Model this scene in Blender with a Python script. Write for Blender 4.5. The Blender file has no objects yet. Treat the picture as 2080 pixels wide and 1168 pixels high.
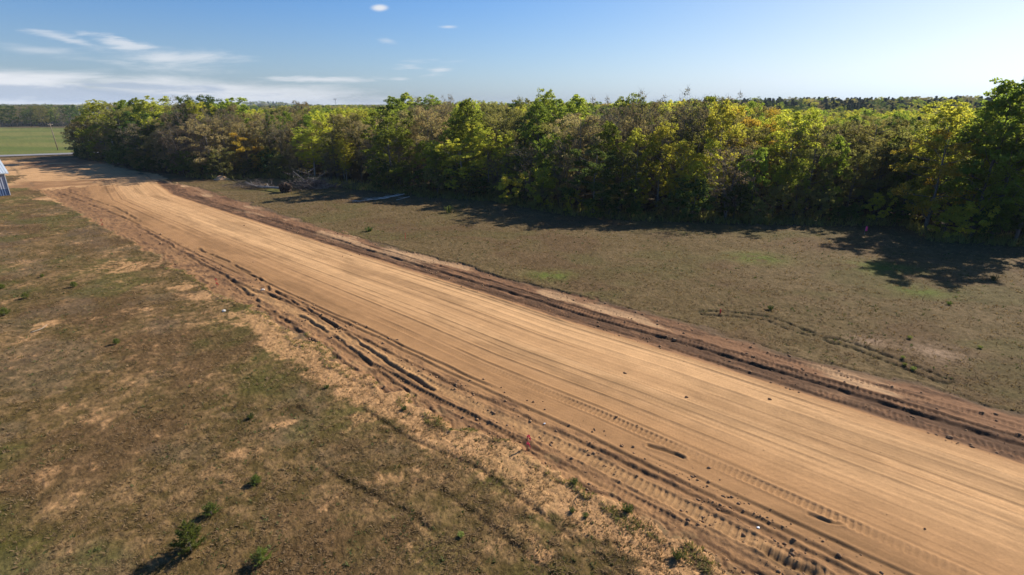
import bpy, math, random
import numpy as np
from mathutils import Vector, Matrix

random.seed(7)
rng = np.random.default_rng(7)
scene = bpy.context.scene
COL = scene.collection

# ------------------------------------------------------------------ camera
CAM_H, FPX = 14.0, 1100.0
PITCH = math.atan(371 / FPX)
cd = bpy.data.cameras.new('camera'); cam = bpy.data.objects.new('camera', cd); COL.objects.link(cam)
cd.sensor_width = 36; cd.lens = 36 * FPX / 2080; cd.clip_end = 20000; cd.clip_start = 0.3
cam.location = (0, 0, CAM_H); cam.rotation_euler = (math.pi / 2 - PITCH, 0, 0)
scene.camera = cam

def un(u, v, z=0.0):
    x = (u - 1040) / FPX; y = -(v - 584) / FPX
    d = (x, math.cos(PITCH) + y * math.sin(PITCH), -math.sin(PITCH) + y * math.cos(PITCH))
    t = (CAM_H - z) / -d[2]
    return d[0] * t, d[1] * t
def proj(x, y, z):
    dz = z - CAM_H; zc = y * math.cos(PITCH) - dz * math.sin(PITCH); yc = y * math.sin(PITCH) + dz * math.cos(PITCH)
    return 1040 + FPX * x / zc, 584 - FPX * yc / zc
def height_for(x, y, vt, z0=0.0):
    """height a vertical thing at x,y needs for its top to stand at elevation line vt"""
    a = (584 - vt) / FPX
    return CAM_H - z0 + y * (a * math.cos(PITCH) - math.sin(PITCH)) / (math.cos(PITCH) + a * math.sin(PITCH))

SUN_AZ = math.radians(54)      # from +Y towards +X
SUN_EL = math.radians(35)

# ------------------------------------------------------------------ noise
class Noise:
    def __init__(s, seed):
        s.T = np.random.default_rng(seed).random((512, 512)).astype(np.float32)
    def v(s, x, y):
        xi = np.floor(x).astype(np.int64); yi = np.floor(y).astype(np.int64)
        fx = (x - xi).astype(np.float32); fy = (y - yi).astype(np.float32)
        fx = fx * fx * (3 - 2 * fx); fy = fy * fy * (3 - 2 * fy)
        a = s.T[xi & 511, yi & 511]; b = s.T[(xi + 1) & 511, yi & 511]
        c = s.T[xi & 511, (yi + 1) & 511]; d = s.T[(xi + 1) & 511, (yi + 1) & 511]
        return (a + (b - a) * fx) * (1 - fy) + (c + (d - c) * fx) * fy
    def f(s, x, y, o=4, g=.5):
        r = 0; amp = 1; tot = 0
        for k in range(o):
            r = r + amp * s.v(x * 2.03 ** k + 17.3 * k, y * 2.03 ** k + 9.1 * k); tot += amp; amp *= g
        return r / tot
N1, N2, N3, N4, N5 = [Noise(k) for k in (11, 12, 13, 14, 15)]
def sst(a, b, x):
    t = np.clip((x - a) / (b - a), 0, 1); return t * t * (3 - 2 * t)
def gau(x, c, w): return np.exp(-((x - c) / w) ** 2)

# ------------------------------------------------------------------ mesh helpers
def mk(name, V, F, mat=None, col=None, smooth=False, parent=None, corner_vals=None, attrs=None):
    """V (n,3), F (m,k) with one k -> linked mesh object"""
    me = bpy.data.meshes.new(name)
    V = np.asarray(V, np.float32); F = np.asarray(F, np.int32)
    m, k = F.shape
    me.vertices.add(len(V)); me.vertices.foreach_set('co', V.ravel())
    me.loops.add(m * k); me.loops.foreach_set('vertex_index', F.ravel())
    me.polygons.add(m)
    me.polygons.foreach_set('loop_start', np.arange(0, m * k, k, dtype=np.int32))
    me.polygons.foreach_set('loop_total', np.full(m, k, np.int32))
    if smooth: me.polygons.foreach_set('use_smooth', np.ones(m, bool))
    me.update(calc_edges=True)
    if col is not None:
        a = me.color_attributes.new('albedo', 'FLOAT_COLOR', 'POINT')
        c = np.ones((len(V), 4), np.float32); c[:, :col.shape[1]] = col
        a.data.foreach_set('color', c.ravel())
    if attrs:
        for kx, vx in attrs.items():
            a = me.attributes.new(kx, 'FLOAT', 'POINT'); a.data.foreach_set('value', np.asarray(vx, np.float32))
    if mat: me.materials.append(mat)
    o = bpy.data.objects.new(name, me)
    if parent != 'none': COL.objects.link(o)
    if parent and parent != 'none': o.parent = parent
    return o
def tag(o, label=None, cat=None, group=None, kind=None):
    if label: o['label'] = label
    if cat: o['category'] = cat
    if group: o['group'] = group
    if kind: o['kind'] = kind
    return o
def empty(name, loc=(0, 0, 0), rz=0):
    o = bpy.data.objects.new(name, None); COL.objects.link(o); o.location = loc; o.rotation_euler = (0, 0, rz)
    o.empty_display_size = .3
    return o

class MB:
    """collects tubes, boxes and lumps into one mesh"""
    def __init__(s): s.V = []; s.F = []; s.n = 0
    def add(s, V, F):
        V = np.asarray(V, float); s.V.append(V); s.F += [[i + s.n for i in f] for f in F]; s.n += len(V)
    def tube(s, pts, rad, k=6, cap=True):
        pts = [Vector(p) for p in pts]; n = len(pts)
        if not hasattr(rad, '__len__'): rad = [rad] * n
        V = []; F = []; ref = Vector((.3, .9, .1)).normalized()
        for i, p in enumerate(pts):
            t = (pts[min(i + 1, n - 1)] - pts[max(i - 1, 0)]).normalized()
            a = t.cross(ref)
            if a.length < .1: a = t.cross(Vector((1, 0, 0)))
            a.normalize(); b = t.cross(a)
            for j in range(k):
                th = 2 * math.pi * j / k
                V.append(p + (a * math.cos(th) + b * math.sin(th)) * rad[i])
        for i in range(n - 1):
            for j in range(k):
                F.append([i * k + j, i * k + (j + 1) % k, (i + 1) * k + (j + 1) % k, (i + 1) * k + j])
        if cap: F.append(list(range(k))[::-1]); F.append([(n - 1) * k + j for j in range(k)])
        s.add([tuple(v) for v in V], F)
    def box(s, c, d, rz=0, M=None):
        V = []
        for sx in (-1, 1):
            for sy in (-1, 1):
                for sz in (-1, 1):
                    v = Vector((sx * d[0] / 2, sy * d[1] / 2, sz * d[2] / 2))
                    if M: v = M @ v
                    v = Matrix.Rotation(rz, 3, 'Z') @ v
                    V.append(tuple(v + Vector(c)))
        s.add(V, [[0, 1, 3, 2], [4, 6, 7, 5], [0, 4, 5, 1], [2, 3, 7, 6], [0, 2, 6, 4], [1, 5, 7, 3]])
    def lump(s, c, r, seed=0, sub=1):
        R = random.Random(seed); import bmesh
        bm = bmesh.new(); bmesh.ops.create_icosphere(bm, subdivisions=sub, radius=1)
        V = []
        for v in bm.verts:
            k = R.uniform(.75, 1.15); V.append((c[0] + v.co.x * r[0] * k, c[1] + v.co.y * r[1] * k, c[2] + v.co.z * r[2] * k))
        F = [[w.index for w in f.verts] for f in bm.faces]; bm.free(); s.add(V, F)
    def build(s, name, mat, parent=None, smooth=False, link=True):
        me = bpy.data.meshes.new(name); me.from_pydata([tuple(v) for v in np.concatenate(s.V)], [], s.F); me.update()
        if mat: me.materials.append(mat)
        if smooth: me.polygons.foreach_set('use_smooth', np.ones(len(me.polygons), bool))
        o = bpy.data.objects.new(name, me)
        if link: COL.objects.link(o)
        if parent: o.parent = parent
        return o

# ------------------------------------------------------------------ materials
def newmat(name):
    m = bpy.data.materials.new(name); m.use_nodes = True; nt = m.node_tree; nt.nodes.clear()
    out = nt.nodes.new('ShaderNodeOutputMaterial'); return m, nt, out
def nd(nt, t, **kw):
    n = nt.nodes.new(t)
    for k, v in kw.items(): setattr(n, k, v)
    return n
def mathn(nt, op, a, b=None, c=None, clamp=False):
    n = nt.nodes.new('ShaderNodeMath'); n.operation = op; n.use_clamp = clamp
    for i, x in enumerate((a, b, c)):
        if x is None: continue
        if isinstance(x, (int, float)): n.inputs[i].default_value = x
        else: nt.links.new(x, n.inputs[i])
    return n.outputs[0]
def mixc(nt, fac, a, b, bt='MIX'):
    n = nt.nodes.new('ShaderNodeMix'); n.data_type = 'RGBA'; n.blend_type = bt
    for s, x in ((n.inputs[0], fac), (n.inputs[6], a), (n.inputs[7], b)):
        if isinstance(x, (int, float)): s.default_value = x
        elif isinstance(x, tuple): s.default_value = (*x, 1)
        else: nt.links.new(x, s)
    return n.outputs[2]

def ground_material(name, rough=.95, bump=.6, fine=26.0, var=.45):
    m, nt, out = newmat(name); L = nt.links
    at = nd(nt, 'ShaderNodeAttribute', attribute_name='albedo')
    geo = nd(nt, 'ShaderNodeNewGeometry')
    n1 = nd(nt, 'ShaderNodeTexNoise'); n1.inputs['Scale'].default_value = fine; n1.inputs['Detail'].default_value = 4; n1.inputs['Roughness'].default_value = .65
    n2 = nd(nt, 'ShaderNodeTexNoise'); n2.inputs['Scale'].default_value = fine * .24; n2.inputs['Detail'].default_value = 5; n2.inputs['Roughness'].default_value = .7
    L.new(geo.outputs['Position'], n1.inputs['Vector']); L.new(geo.outputs['Position'], n2.inputs['Vector'])
    s = mathn(nt, 'ADD', mathn(nt, 'MULTIPLY', n1.outputs[0], .5), mathn(nt, 'MULTIPLY', n2.outputs[0], .5))
    k = mathn(nt, 'ADD', mathn(nt, 'MULTIPLY', mathn(nt, 'SUBTRACT', s, .5), var * 5), 1.0)
    k = mathn(nt, 'MAXIMUM', k, .3)
    vm = nd(nt, 'ShaderNodeVectorMath', operation='SCALE'); L.new(at.outputs['Color'], vm.inputs[0]); L.new(k, vm.inputs['Scale'])
    bs = nd(nt, 'ShaderNodeBsdfPrincipled'); bs.inputs['Roughness'].default_value = rough; bs.inputs['Specular IOR Level'].default_value = .08
    L.new(vm.outputs[0], bs.inputs['Base Color'])
    bp = nd(nt, 'ShaderNodeBump'); bp.inputs['Strength'].default_value = bump; bp.inputs['Distance'].default_value = .05
    L.new(s, bp.inputs['Height']); L.new(bp.outputs[0], bs.inputs['Normal']); L.new(bs.outputs[0], out.inputs[0])
    return m

def plain(name, col, rough=.7, metal=0, var=.25, scale=6, bump=0.0):
    m, nt, out = newmat(name); L = nt.links
    tc = nd(nt, 'ShaderNodeTexCoord')
    n = nd(nt, 'ShaderNodeTexNoise'); n.inputs['Scale'].default_value = scale; n.inputs['Detail'].default_value = 5
    L.new(tc.outputs['Object'], n.inputs['Vector'])
    c = mixc(nt, n.outputs[0], tuple(x * (1 - var) for x in col), tuple(min(1, x * (1 + var)) for x in col))
    bs = nd(nt, 'ShaderNodeBsdfPrincipled'); bs.inputs['Roughness'].default_value = rough; bs.inputs['Metallic'].default_value = metal
    bs.inputs['Specular IOR Level'].default_value = .25
    L.new(c, bs.inputs['Base Color'])
    if bump:
        bp = nd(nt, 'ShaderNodeBump'); bp.inputs['Strength'].default_value = bump; L.new(n.outputs[0], bp.inputs['Height']); L.new(bp.outputs[0], bs.inputs['Normal'])
    L.new(bs.outputs[0], out.inputs[0]); return m

def leafmat(name, col, col2, trans=.52, tb=2.35):
    """leaf colour drifts between two real leaf colours per clump (tint) and per tree"""
    m, nt, out = newmat(name); L = nt.links
    at = nd(nt, 'ShaderNodeAttribute', attribute_name='tint')
    oi = nd(nt, 'ShaderNodeObjectInfo')
    c = mixc(nt, at.outputs['Fac'], col, col2)
    k = mathn(nt, 'ADD', mathn(nt, 'MULTIPLY', oi.outputs['Random'], .55), .72)
    hs = nd(nt, 'ShaderNodeHueSaturation'); L.new(c, hs.inputs['Color']); L.new(k, hs.inputs['Value'])
    h = mathn(nt, 'ADD', mathn(nt, 'MULTIPLY', mathn(nt, 'FRACT', mathn(nt, 'MULTIPLY', oi.outputs['Random'], 7.31)), .03), .484)
    L.new(h, hs.inputs['Hue'])
    bs = nd(nt, 'ShaderNodeBsdfPrincipled'); bs.inputs['Roughness'].default_value = .75; bs.inputs['Specular IOR Level'].default_value = .12
    L.new(hs.outputs[0], bs.inputs['Base Color'])
    tr = nd(nt, 'ShaderNodeBsdfTranslucent')
    tcv = mixc(nt, 1.0, hs.outputs[0], (tb * 1.0, tb * .98, tb * .68), 'MULTIPLY'); L.new(tcv, tr.inputs[0])
    mx = nd(nt, 'ShaderNodeMixShader'); mx.inputs[0].default_value = trans
    L.new(bs.outputs[0], mx.inputs[1]); L.new(tr.outputs[0], mx.inputs[2]); L.new(mx.outputs[0], out.inputs[0])
    return m

MAT = {
    'grass': ground_material('grass_field', fine=24, var=.6, bump=1.0),
    'dirt': ground_material('graded_sand', fine=30, var=.2, bump=.45),
    'asphalt': plain('asphalt', (.20, .19, .19), .9, var=.2, scale=.7),
    'bark': plain('grey_bark', (.13, .115, .095), .9, var=.4, scale=3, bump=.4),
    'birch': plain('pale_bark', (.34, .33, .29), .8, var=.4, scale=2.5, bump=.3),
    'greybirch': plain('grey_birch_bark', (.25, .235, .20), .85, var=.5, scale=2.5, bump=.3),
    'darkbark': plain('dark_bark', (.06, .048, .038), .95, var=.4, scale=3, bump=.4),
    'deadwood': plain('weathered_dead_wood', (.27, .235, .20), .85, var=.45, scale=2, bump=.3),
    'deadgrey': plain('grey_dead_branches', (.115, .09, .078), .9, var=.5, scale=2, bump=.3),
    'root': plain('root_soil', (.06, .038, .026), .95, var=.5, scale=5, bump=.6),
    'pink': plain('pink_survey_ribbon', (.80, .07, .14), .6, var=.1),
    'redtape': plain('red_survey_ribbon', (.60, .07, .05), .6, var=.1),
    'lath': plain('survey_lath', (.42, .16, .10), .8, var=.2),
    'sandm': plain('sand_mound', (.50, .31, .18), .95, var=.25, scale=3, bump=.5),
    'clod': plain('soil_clod', (.24, .14, .072), .95, var=.4, scale=9, bump=.6),
    'stone': plain('pale_stone', (.60, .55, .48), .8, var=.2, scale=9),
    'paper': plain('pale_litter', (.75, .77, .78), .6, var=.1),
    'pole': plain('weathered_pole_wood', (.22, .17, .13), .85, var=.25),
    'whitepole': plain('pale_pole', (.52, .50, .46), .7, var=.15),
    'steel': plain('galvanised_steel', (.35, .36, .37), .5, .6, var=.1),
}
LEAF = {
    'green': leafmat('leaf_green', (.110, .150, .026), (.225, .260, .040)),
    'yellowgreen': leafmat('leaf_yellow_green', (.215, .235, .034), (.385, .365, .055)),
    'olive': leafmat('leaf_olive', (.120, .125, .036), (.225, .200, .070), trans=.42),
    'darkgreen': leafmat('leaf_dark_green', (.045, .075, .018), (.095, .130, .028), trans=.4),
    'darkgreen2': leafmat('leaf_deep_green', (.045, .080, .018), (.110, .145, .032), trans=.42),
    'tan': leafmat('leaf_tan', (.170, .145, .070), (.270, .220, .110), trans=.4),
    'yellow': leafmat('leaf_autumn_yellow', (.36, .22, .035), (.30, .25, .035), trans=.4),
    'brown': leafmat('leaf_purple_brown', (.115, .085, .058), (.180, .145, .080), trans=.32),
    'conifer': leafmat('needle_dark', (.028, .052, .026), (.048, .080, .034), trans=.12),
    'pine': leafmat('needle_bright', (.070, .098, .022), (.140, .160, .036), trans=.35),
    'weed': leafmat('weed_green', (.050, .070, .022), (.10, .115, .038), trans=.3),
    'straw': leafmat('dry_grass', (.31, .22, .115), (.19, .14, .062), trans=.5, tb=1.3),
    'paleweed': leafmat('pale_yellow_weed', (.42, .42, .12), (.30, .34, .10), trans=.3, tb=1.0),
}

# ------------------------------------------------------------------ terrain
SQ = math.sqrt(.5)
A_S = np.array([-160, -118, -83, -63.5, -47, -40, -32, -26, -21, -18, -14, -11, -9, -7, -4, 14]); A_U = np.array([8.5, 8.8, 10.5, 11.5, 12, 12.6, 12.8, 12.9, 13.3, 13.4, 14.3, 14.3, 14.2, 14.2, 14.4, 14.6])
D_S = np.array([-160, -120, -109, -75.6, -50, -33, -21, -12, -5, 1, 14]); D_U = np.array([27, 27.3, 29.3, 29.4, 29.5, 30.9, 32.1, 32.3, 32.7, 33.2, 33.6])
B_S = np.array([-160, -136, -103, -84, -50, -29, -21, -13, 2, 14]); B_U = np.array([1.0, -.2, -4.2, -3.6, -2.0, -1.0, -.75, -.1, .3, .4])
sand_poly = np.array([un(*q) for q in [(-160, 328), (60, 325), (150, 320.5), (250, 339), (330, 357), (400, 384), (330, 420), (200, 440), (104, 398), (80, 387), (20, 385), (-60, 384), (-60, 374), (25, 373.5), (40, 368), (28, 358), (-60, 352)]])
def in_poly(P, x, y):
    r = np.zeros(x.shape, bool); n = len(P)
    for i in range(n):
        x0, y0 = P[i]; x1, y1 = P[(i + 1) % n]
        if y0 == y1: continue
        c = ((y0 > y) != (y1 > y)) & (x < (x1 - x0) * (y - y0) / (y1 - y0) + x0)
        r ^= c
    return r
EDGE = np.array([un(*q) for q in [(150, 319), (200, 326), (250, 336), (330, 352), (440, 360), (560, 356), (700, 376), (850, 394), (1000, 402), (1150, 430), (1300, 441), (1500, 447), (1700, 450), (1835, 450), (1895, 481), (2080, 492), (2300, 500)]])
FOREST = np.vstack([EDGE, [(400, 100), (1500, 400), (1500, 1500), (-1080, 1500), (-330, 420), (-245, 315), (-190, 243), (-140, 180)]])

def hill(x, y):
    d = np.hypot(x, y); b = np.degrees(np.arctan2(x, np.maximum(y, 1e-3)))
    h = 8.5 * sst(330, 640, d) * sst(6, 26, b) * (y > 0)
    h = h + 3.0 * sst(900, 2500, d) * (y > 0)
    h = h + 14 * gau(b, -23.5, 2.6) * sst(1500, 2600, d) * (y > 0)
    return h

def tread(uu, s, c, w, depth, pitch, slant=0.0):
    """crawler print: flat band pressed in, with cross bars"""
    e = (uu - c) / (w / 2); s = s + .10 * (N4.v(s * .8, uu * 2) - .5)
    m = sst(1.12, .9, np.abs(e))
    bars = .5 + .5 * np.sin((s + slant * e) * 2 * math.pi / pitch)
    bars = sst(.35, .8, bars)
    return m, -depth * m + m * bars * depth * .95 * (.5 + N1.v(s * 2.2, uu * 5))

def terrain(x, y):
    """height, albedo (n,3), dirt mask for world points"""
    x = x.astype(np.float64); y = y.astype(np.float64)
    s = (x - y) * SQ; u = (x + y) * SQ
    r = np.hypot(x, y)
    near = sst(260, 120, r)
    A = np.interp(s, A_S, A_U); D = np.interp(s, D_S, D_U); B = np.interp(s, B_S, B_U)
    wob = (N1.f(s * .9, u * .9, 4) - .5)
    wob2 = (N2.f(s * .35, u * 1.2, 3) - .5)
    uu = u - B + .25 * (N3.v(s * .06, u * 0 + 3) - .5)
    a = u - A + wob * 1.5            # >0: inside the dirt
    n = D - u + wob2 * 1.7 + wob * .6
    inroad = (a > 0) & (n > 0) & (s < 40) & (s > -124 + 10 * wob)
    wx = x + 7 * (N4.f(x * .12, y * .12, 3) - .5); wy = y + 7 * (N4.f(x * .12 + 40, y * .12, 3) - .5)
    yard = in_poly(sand_poly, wx, wy)
    dirt = inroad | yard
    S = lambda f: f[:, None]
    # ---- field colours
    g1 = N1.f(x * .16, y * .16, 5, .6); g2 = N2.f(x * .55, y * .55, 5, .6); g3 = N3.f(x * 2.6, y * 2.6, 4, .65); g4 = N4.f(x * .06, y * .06, 4, .55)
    olive = np.array([.145, .112, .044]); straw = np.array([.330, .225, .118]); brown = np.array([.165, .105, .056]); grey = np.array([.245, .205, .160]); greenc = np.array([.110, .135, .030])
    c = olive + (straw - olive) * S(sst(.34, .68, g3 * .55 + g2 * .45))
    c = c + (brown - c) * S(.65 * sst(.50, .66, g1))
    c = c + (grey - c) * S(.25 * sst(.55, .68, N5.f(x * .3 + 50, y * .3, 4)))
    c = c + (greenc - c) * S(.50 * sst(.52, .72, N5.f(x * .22, y * .22 + 90, 4)))
    right = sst(25, 29, u)           # cut grass beyond the road: greyer and greener
    rc = np.array([.165, .128, .060]) + (np.array([.235, .178, .100]) - np.array([.165, .128, .060])) * S(sst(.3, .75, g3 * .6 + g2 * .4))
    rc = rc + (np.array([.17, .11, .065]) - rc) * S(.55 * sst(.52, .68, g1))
    rc = rc + (np.array([.130, .140, .045]) - rc) * S(.35 * sst(.55, .70, N5.f(x * .13, y * .2 + 30, 4)))
    c = c + (rc - c) * S(right)
    # listed tufts of green in the right field
    for (gx, gy, gw) in [(*un(1540, 525), 2.6), (*un(1800, 545), 3.0), (*un(1870, 590), 2.0), (*un(1120, 560), 2.0), (*un(560, 385), 3.0)]:
        m = np.exp(-(((x - gx) / gw) ** 2 + ((y - gy) / (gw * .8)) ** 2)) * right
        c = c + (np.array([.155, .225, .04]) - c) * S(.85 * m * sst(.3, .6, g2))
    for (gx, gy, gw) in [(*un(1895, 715), 1.7), (*un(1760, 690), 1.0)]:
        m = np.exp(-(((x - gx) / gw) ** 2 + ((y - gy) / (gw * .8)) ** 2)) * sst(.3, .6, g3 * .5 + g2 * .5)
        c = c + (np.array([.50, .38, .29]) - c) * S(.7 * m)
    # bare sand showing through the near field, most of it beside the cut edge
    sandc = np.array([.76, .475, .255])
    near_edge = gau(a, -.7, 1.3) * sst(-46, -30, s) * (u < 20)
    spots = 0
    for (px, py, w) in [(840, 800, 1.0), (700, 740, 1.0), (960, 885, .9), (910, 860, .8), (1190, 1000, .9), (1330, 1080, .9), (1440, 1150, .9), (1120, 980, .6), (580, 860, .5), (480, 920, .4), (600, 700, .9), (560, 670, .8), (420, 600, 2.2), (385, 580, 1.6), (250, 540, 2.5), (90, 660, 1.3), (780, 970, .7), (1100, 1130, .6)]:
        sx, sy = un(px, py); spots = spots + np.exp(-(((x - sx) / w) ** 2 + ((y - sy) / (w * .8)) ** 2))
    sm = sst(.56, .76, g2 * .6 + g3 * .42 + near_edge * .50 + np.minimum(spots, 1) * .26 - right * .15 - .05)
    sm = np.maximum(sm, .22 * sst(.60, .74, g3 * .5 + g4 * .5) * (1 - right))
    c = c + (sandc - c) * S(sm * (.35 + .75 * N1.f(x * 7, y * 7, 3, .7)))
    # darker mossy spots
    for (px, py, w) in [(700, 910, .7), (760, 1000, .55), (600, 830, .8), (880, 870, .45), (1050, 1040, .5), (560, 790, .9)]:
        sx, sy = un(px, py); m = np.exp(-(((x - sx) / w) ** 2 + ((y - sy) / w) ** 2)) * sst(.3, .6, g2)
        c = c + (np.array([.085, .065, .030]) - c) * S(.8 * m)
    fh = .06 * (g3 - .5) + .075 * (N5.f(x * 5.2, y * 5.2, 3, .6) - .5) + .35 * (g4 - .5) * sst(5, 30, np.abs(a))
    # faint old wheel lines in the near field
    wl = 0
    for off in (-2.1, -3.9, -5.6):
        wl = wl + gau(u, A + off + .5 * (N3.v(s * .12, off + u * 0) - .5), .13) * sst(.4, .6, N2.v(s * .35, off + u * 0)) * (s > -24)
    fh = fh - .06 * wl; c = c * S(1 - .35 * np.clip(wl, 0, 1))
    # tyre prints in the right field
    for path, sep in (([(1432, 633), (1500, 636), (1560, 644), (1640, 674)], .42), ([(1690, 690), (1740, 703), (1830, 738), (1910, 768)], .42)):
        P = np.array([un(*q) for q in path]); best = np.full(x.shape, 9.0); tt = np.full(x.shape, 9.0)
        for i in range(len(P) - 1):
            dx, dy = P[i + 1] - P[i]; L2 = dx * dx + dy * dy
            t = np.clip(((x - P[i][0]) * dx + (y - P[i][1]) * dy) / L2, 0, 1)
            d = ((x - P[i][0] - t * dx) * dy - (y - P[i][1] - t * dy) * dx) / math.sqrt(L2)
            dd = np.hypot(x - P[i][0] - t * dx, y - P[i][1] - t * dy)
            k = dd < best; best = np.where(k, dd, best); tt = np.where(k, np.sign(d) * dd, tt)
        m = gau(tt, sep, .17) + gau(tt, -sep, .17)
        m = m * (.35 + .65 * sst(.35, .5, N1.v(x * 4.5, y * 4.5)))
        fh = fh - .13 * m; c = c + (np.array([.040, .042, .02]) - c) * S(np.clip(m * .85, 0, 1))
    # ---- forest floor, green pasture, far land
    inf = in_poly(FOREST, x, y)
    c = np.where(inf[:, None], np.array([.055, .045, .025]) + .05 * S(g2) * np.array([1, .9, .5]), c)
    past = (x < -.765 * y) & (y > 80) & (x + y * .0 < -60) & ((y - 158.6) > -(x + 146.3) * -.70 + 2)
    pc = np.array([.17, .235, .065]) + (np.array([.27, .29, .10]) - np.array([.17, .235, .065])) * S(sst(.3, .7, N2.f(x * .02, y * .09, 4)))
    pc = pc + (np.array([.17, .12, .09]) - pc) * S(sst(.5, .9, sst(345, 372, y)) * .8)
    c = np.where(past[:, None], pc, c)
    far = sst(300, 500, r) * (~past)
    c = c + (np.array([.05, .06, .025]) - c) * S(far)
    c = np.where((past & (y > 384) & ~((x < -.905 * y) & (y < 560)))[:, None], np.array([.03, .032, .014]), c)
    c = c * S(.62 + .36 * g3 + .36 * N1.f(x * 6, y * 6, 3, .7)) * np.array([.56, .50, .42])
    # ---- dirt
    st1 = N1.f(uu * 9.0, s * .05, 3, .6); st2 = N2.f(uu * 3.1, s * .03, 3, .6); st3 = N3.f(uu * 26.0, s * .09, 2, .7)
    lit = np.array([.460, .268, .126]); mid = np.array([.305, .166, .074]); brn = np.array([.225, .120, .056]); drk = np.array([.095, .052, .029])
    d = np.broadcast_to(mid, (len(x), 3)).copy()
    zone_g = sst(18.6, 19.6, uu) * sst(27.9, 27.4, uu)
    d = d + (lit - d) * S(zone_g * (.10 + .90 * sst(19.5, 23.5, uu)) * (.72 + .45 * sst(.35, .6, N5.f(s * .05, uu * .5, 4))))
    st4 = N4.f((uu + .022 * s) * 7.0, s * .04 + 60, 3, .6); st5 = N2.f((uu - .015 * s) * 5.0, s * .06 + 20, 3, .6)
    d = d * S(1 + zone_g * ((st4 - .5) * .30 + (st5 - .5) * .22))
    d = d * S(1 - .22 * sst(.52, .66, N3.f(s * .12 + 30, uu * .55, 5, .6)))
    d = d * S(1 + zone_g * ((st1 - .5) * .22 + (st2 - .5) * .30 + (st3 - .5) * .16))
    patch = N4.f(s * .35, uu * 1.3, 4, .6)
    ragged = N5.f(s * 1.1, uu * 2.8, 5, .65)
    zs = sst(17.6, 16.8, uu + wob)                 # torn soil along the near side
    d = d + (brn - d) * S(zs * (.45 + .5 * sst(.38, .56, patch)))
    d = d + (drk - d) * S(zs * .75 * sst(.52, .66, ragged))
    sandband = gau(uu, 15.9 + .4 * wob2, .42) * (s > -45)
    d = d + (np.array([.43, .245, .105]) - d) * S(.6 * sandband)
    zn = sst(27.7, 28.15, uu + .3 * wob2)           # torn soil along the far side
    d = d + (np.array([.190, .100, .052]) - d) * S(zn)
    d = d + (drk - d) * S(zn * .95 * sst(.47, .60, .5 * patch + .5 * ragged + .10 * gau(uu, 28.8, .8) + .07 * gau(uu, 30.0, .5) - .08 * gau(uu, 31, .7)))
    npat = zn * sst(.52, .62, N2.f(s * .16 + 7, uu * .7, 3)) * gau(uu, 30.9, 1.3)
    d = d + (np.array([.38, .235, .125]) - d) * S(npat * .9)
    yardm = yard & ~inroad
    yc = lit * .92 + (brn - lit * .92) * S(sst(.45, .62, N2.f(x * .07, y * .12, 4, .6)))
    d = np.where(yardm[:, None], yc * S(.85 + .3 * g2), d)
    d = d * S(.86 + .28 * N3.f(x * 1.4, y * 1.4, 4, .6))
    # ---- dirt heights
    h = .014 * (st1 - .5) + .024 * (st2 - .5) + .012 * (st3 - .5) + .016 * (st4 - .5)
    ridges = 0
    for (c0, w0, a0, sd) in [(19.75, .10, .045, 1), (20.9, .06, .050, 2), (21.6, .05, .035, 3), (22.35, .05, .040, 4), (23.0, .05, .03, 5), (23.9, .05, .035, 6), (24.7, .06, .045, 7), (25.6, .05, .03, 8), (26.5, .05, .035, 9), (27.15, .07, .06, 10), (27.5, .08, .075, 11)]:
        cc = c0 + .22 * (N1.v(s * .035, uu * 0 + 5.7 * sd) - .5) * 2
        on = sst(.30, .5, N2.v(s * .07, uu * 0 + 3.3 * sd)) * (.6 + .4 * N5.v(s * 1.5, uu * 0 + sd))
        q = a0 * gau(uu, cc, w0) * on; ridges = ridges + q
    ridges = ridges * 1.1; h = h + ridges; d = d * S(1 - 9 * np.clip(ridges, 0, .07))  # ridge colour darkened: moist soil, and the windrows' shade put into the colour
    tear = zs + zn
    h = h + tear * (.10 * (ragged - .5) + .07 * (N1.f(s * 3.2, uu * 4.2, 3, .6) - .5))
    sunk = .10 * zn * gau(uu, 28.7, 1.0)
    h = h - sunk
    # ruts with a raised lip, running with the road
    for (c0, w0, a0, sd, s0) in [(17.15, .09, .045, 21, -99), (16.55, .09, .05, 22, -60), (14.85, .10, .05, 23, -40), (28.35, .11, .05, 24, -99), (29.55, .13, .085, 25, -99), (30.4, .09, .06, 26, -70), (17.75, .08, .05, 27, -50)]:
        cc = c0 + .5 * (N3.v(s * .05, uu * 0 + 2.9 * sd) - .5) + .12 * (N1.v(s * .5, uu * 0 + sd) - .5)
        on = sst(.25, .5, N4.v(s * .13, uu * 0 + 1.7 * sd)) * (s > s0) * (.35 + .9 * N5.f(s * 1.2, uu * 2, 3))
        h = h - a0 * gau(uu, cc, w0) * on + .7 * a0 * gau(uu, cc + 2.1 * w0, w0) * on
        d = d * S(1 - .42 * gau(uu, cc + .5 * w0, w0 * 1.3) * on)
    # crawler prints
    tr = [(15.95, .62, .030, .27, .05, -32, 20, 31), (19.0, .50, .030, .24, .03, -34, 20, 32), (15.05, .45, .022, .25, .05, -30, 20, 33), (28.75, .55, .045, .27, .04, -40, 20, 34), (29.95, .5, .04, .27, .04, -34, 20, 35), (31.2, .5, .025, .26, .04, -30, 20, 36)]
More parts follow.
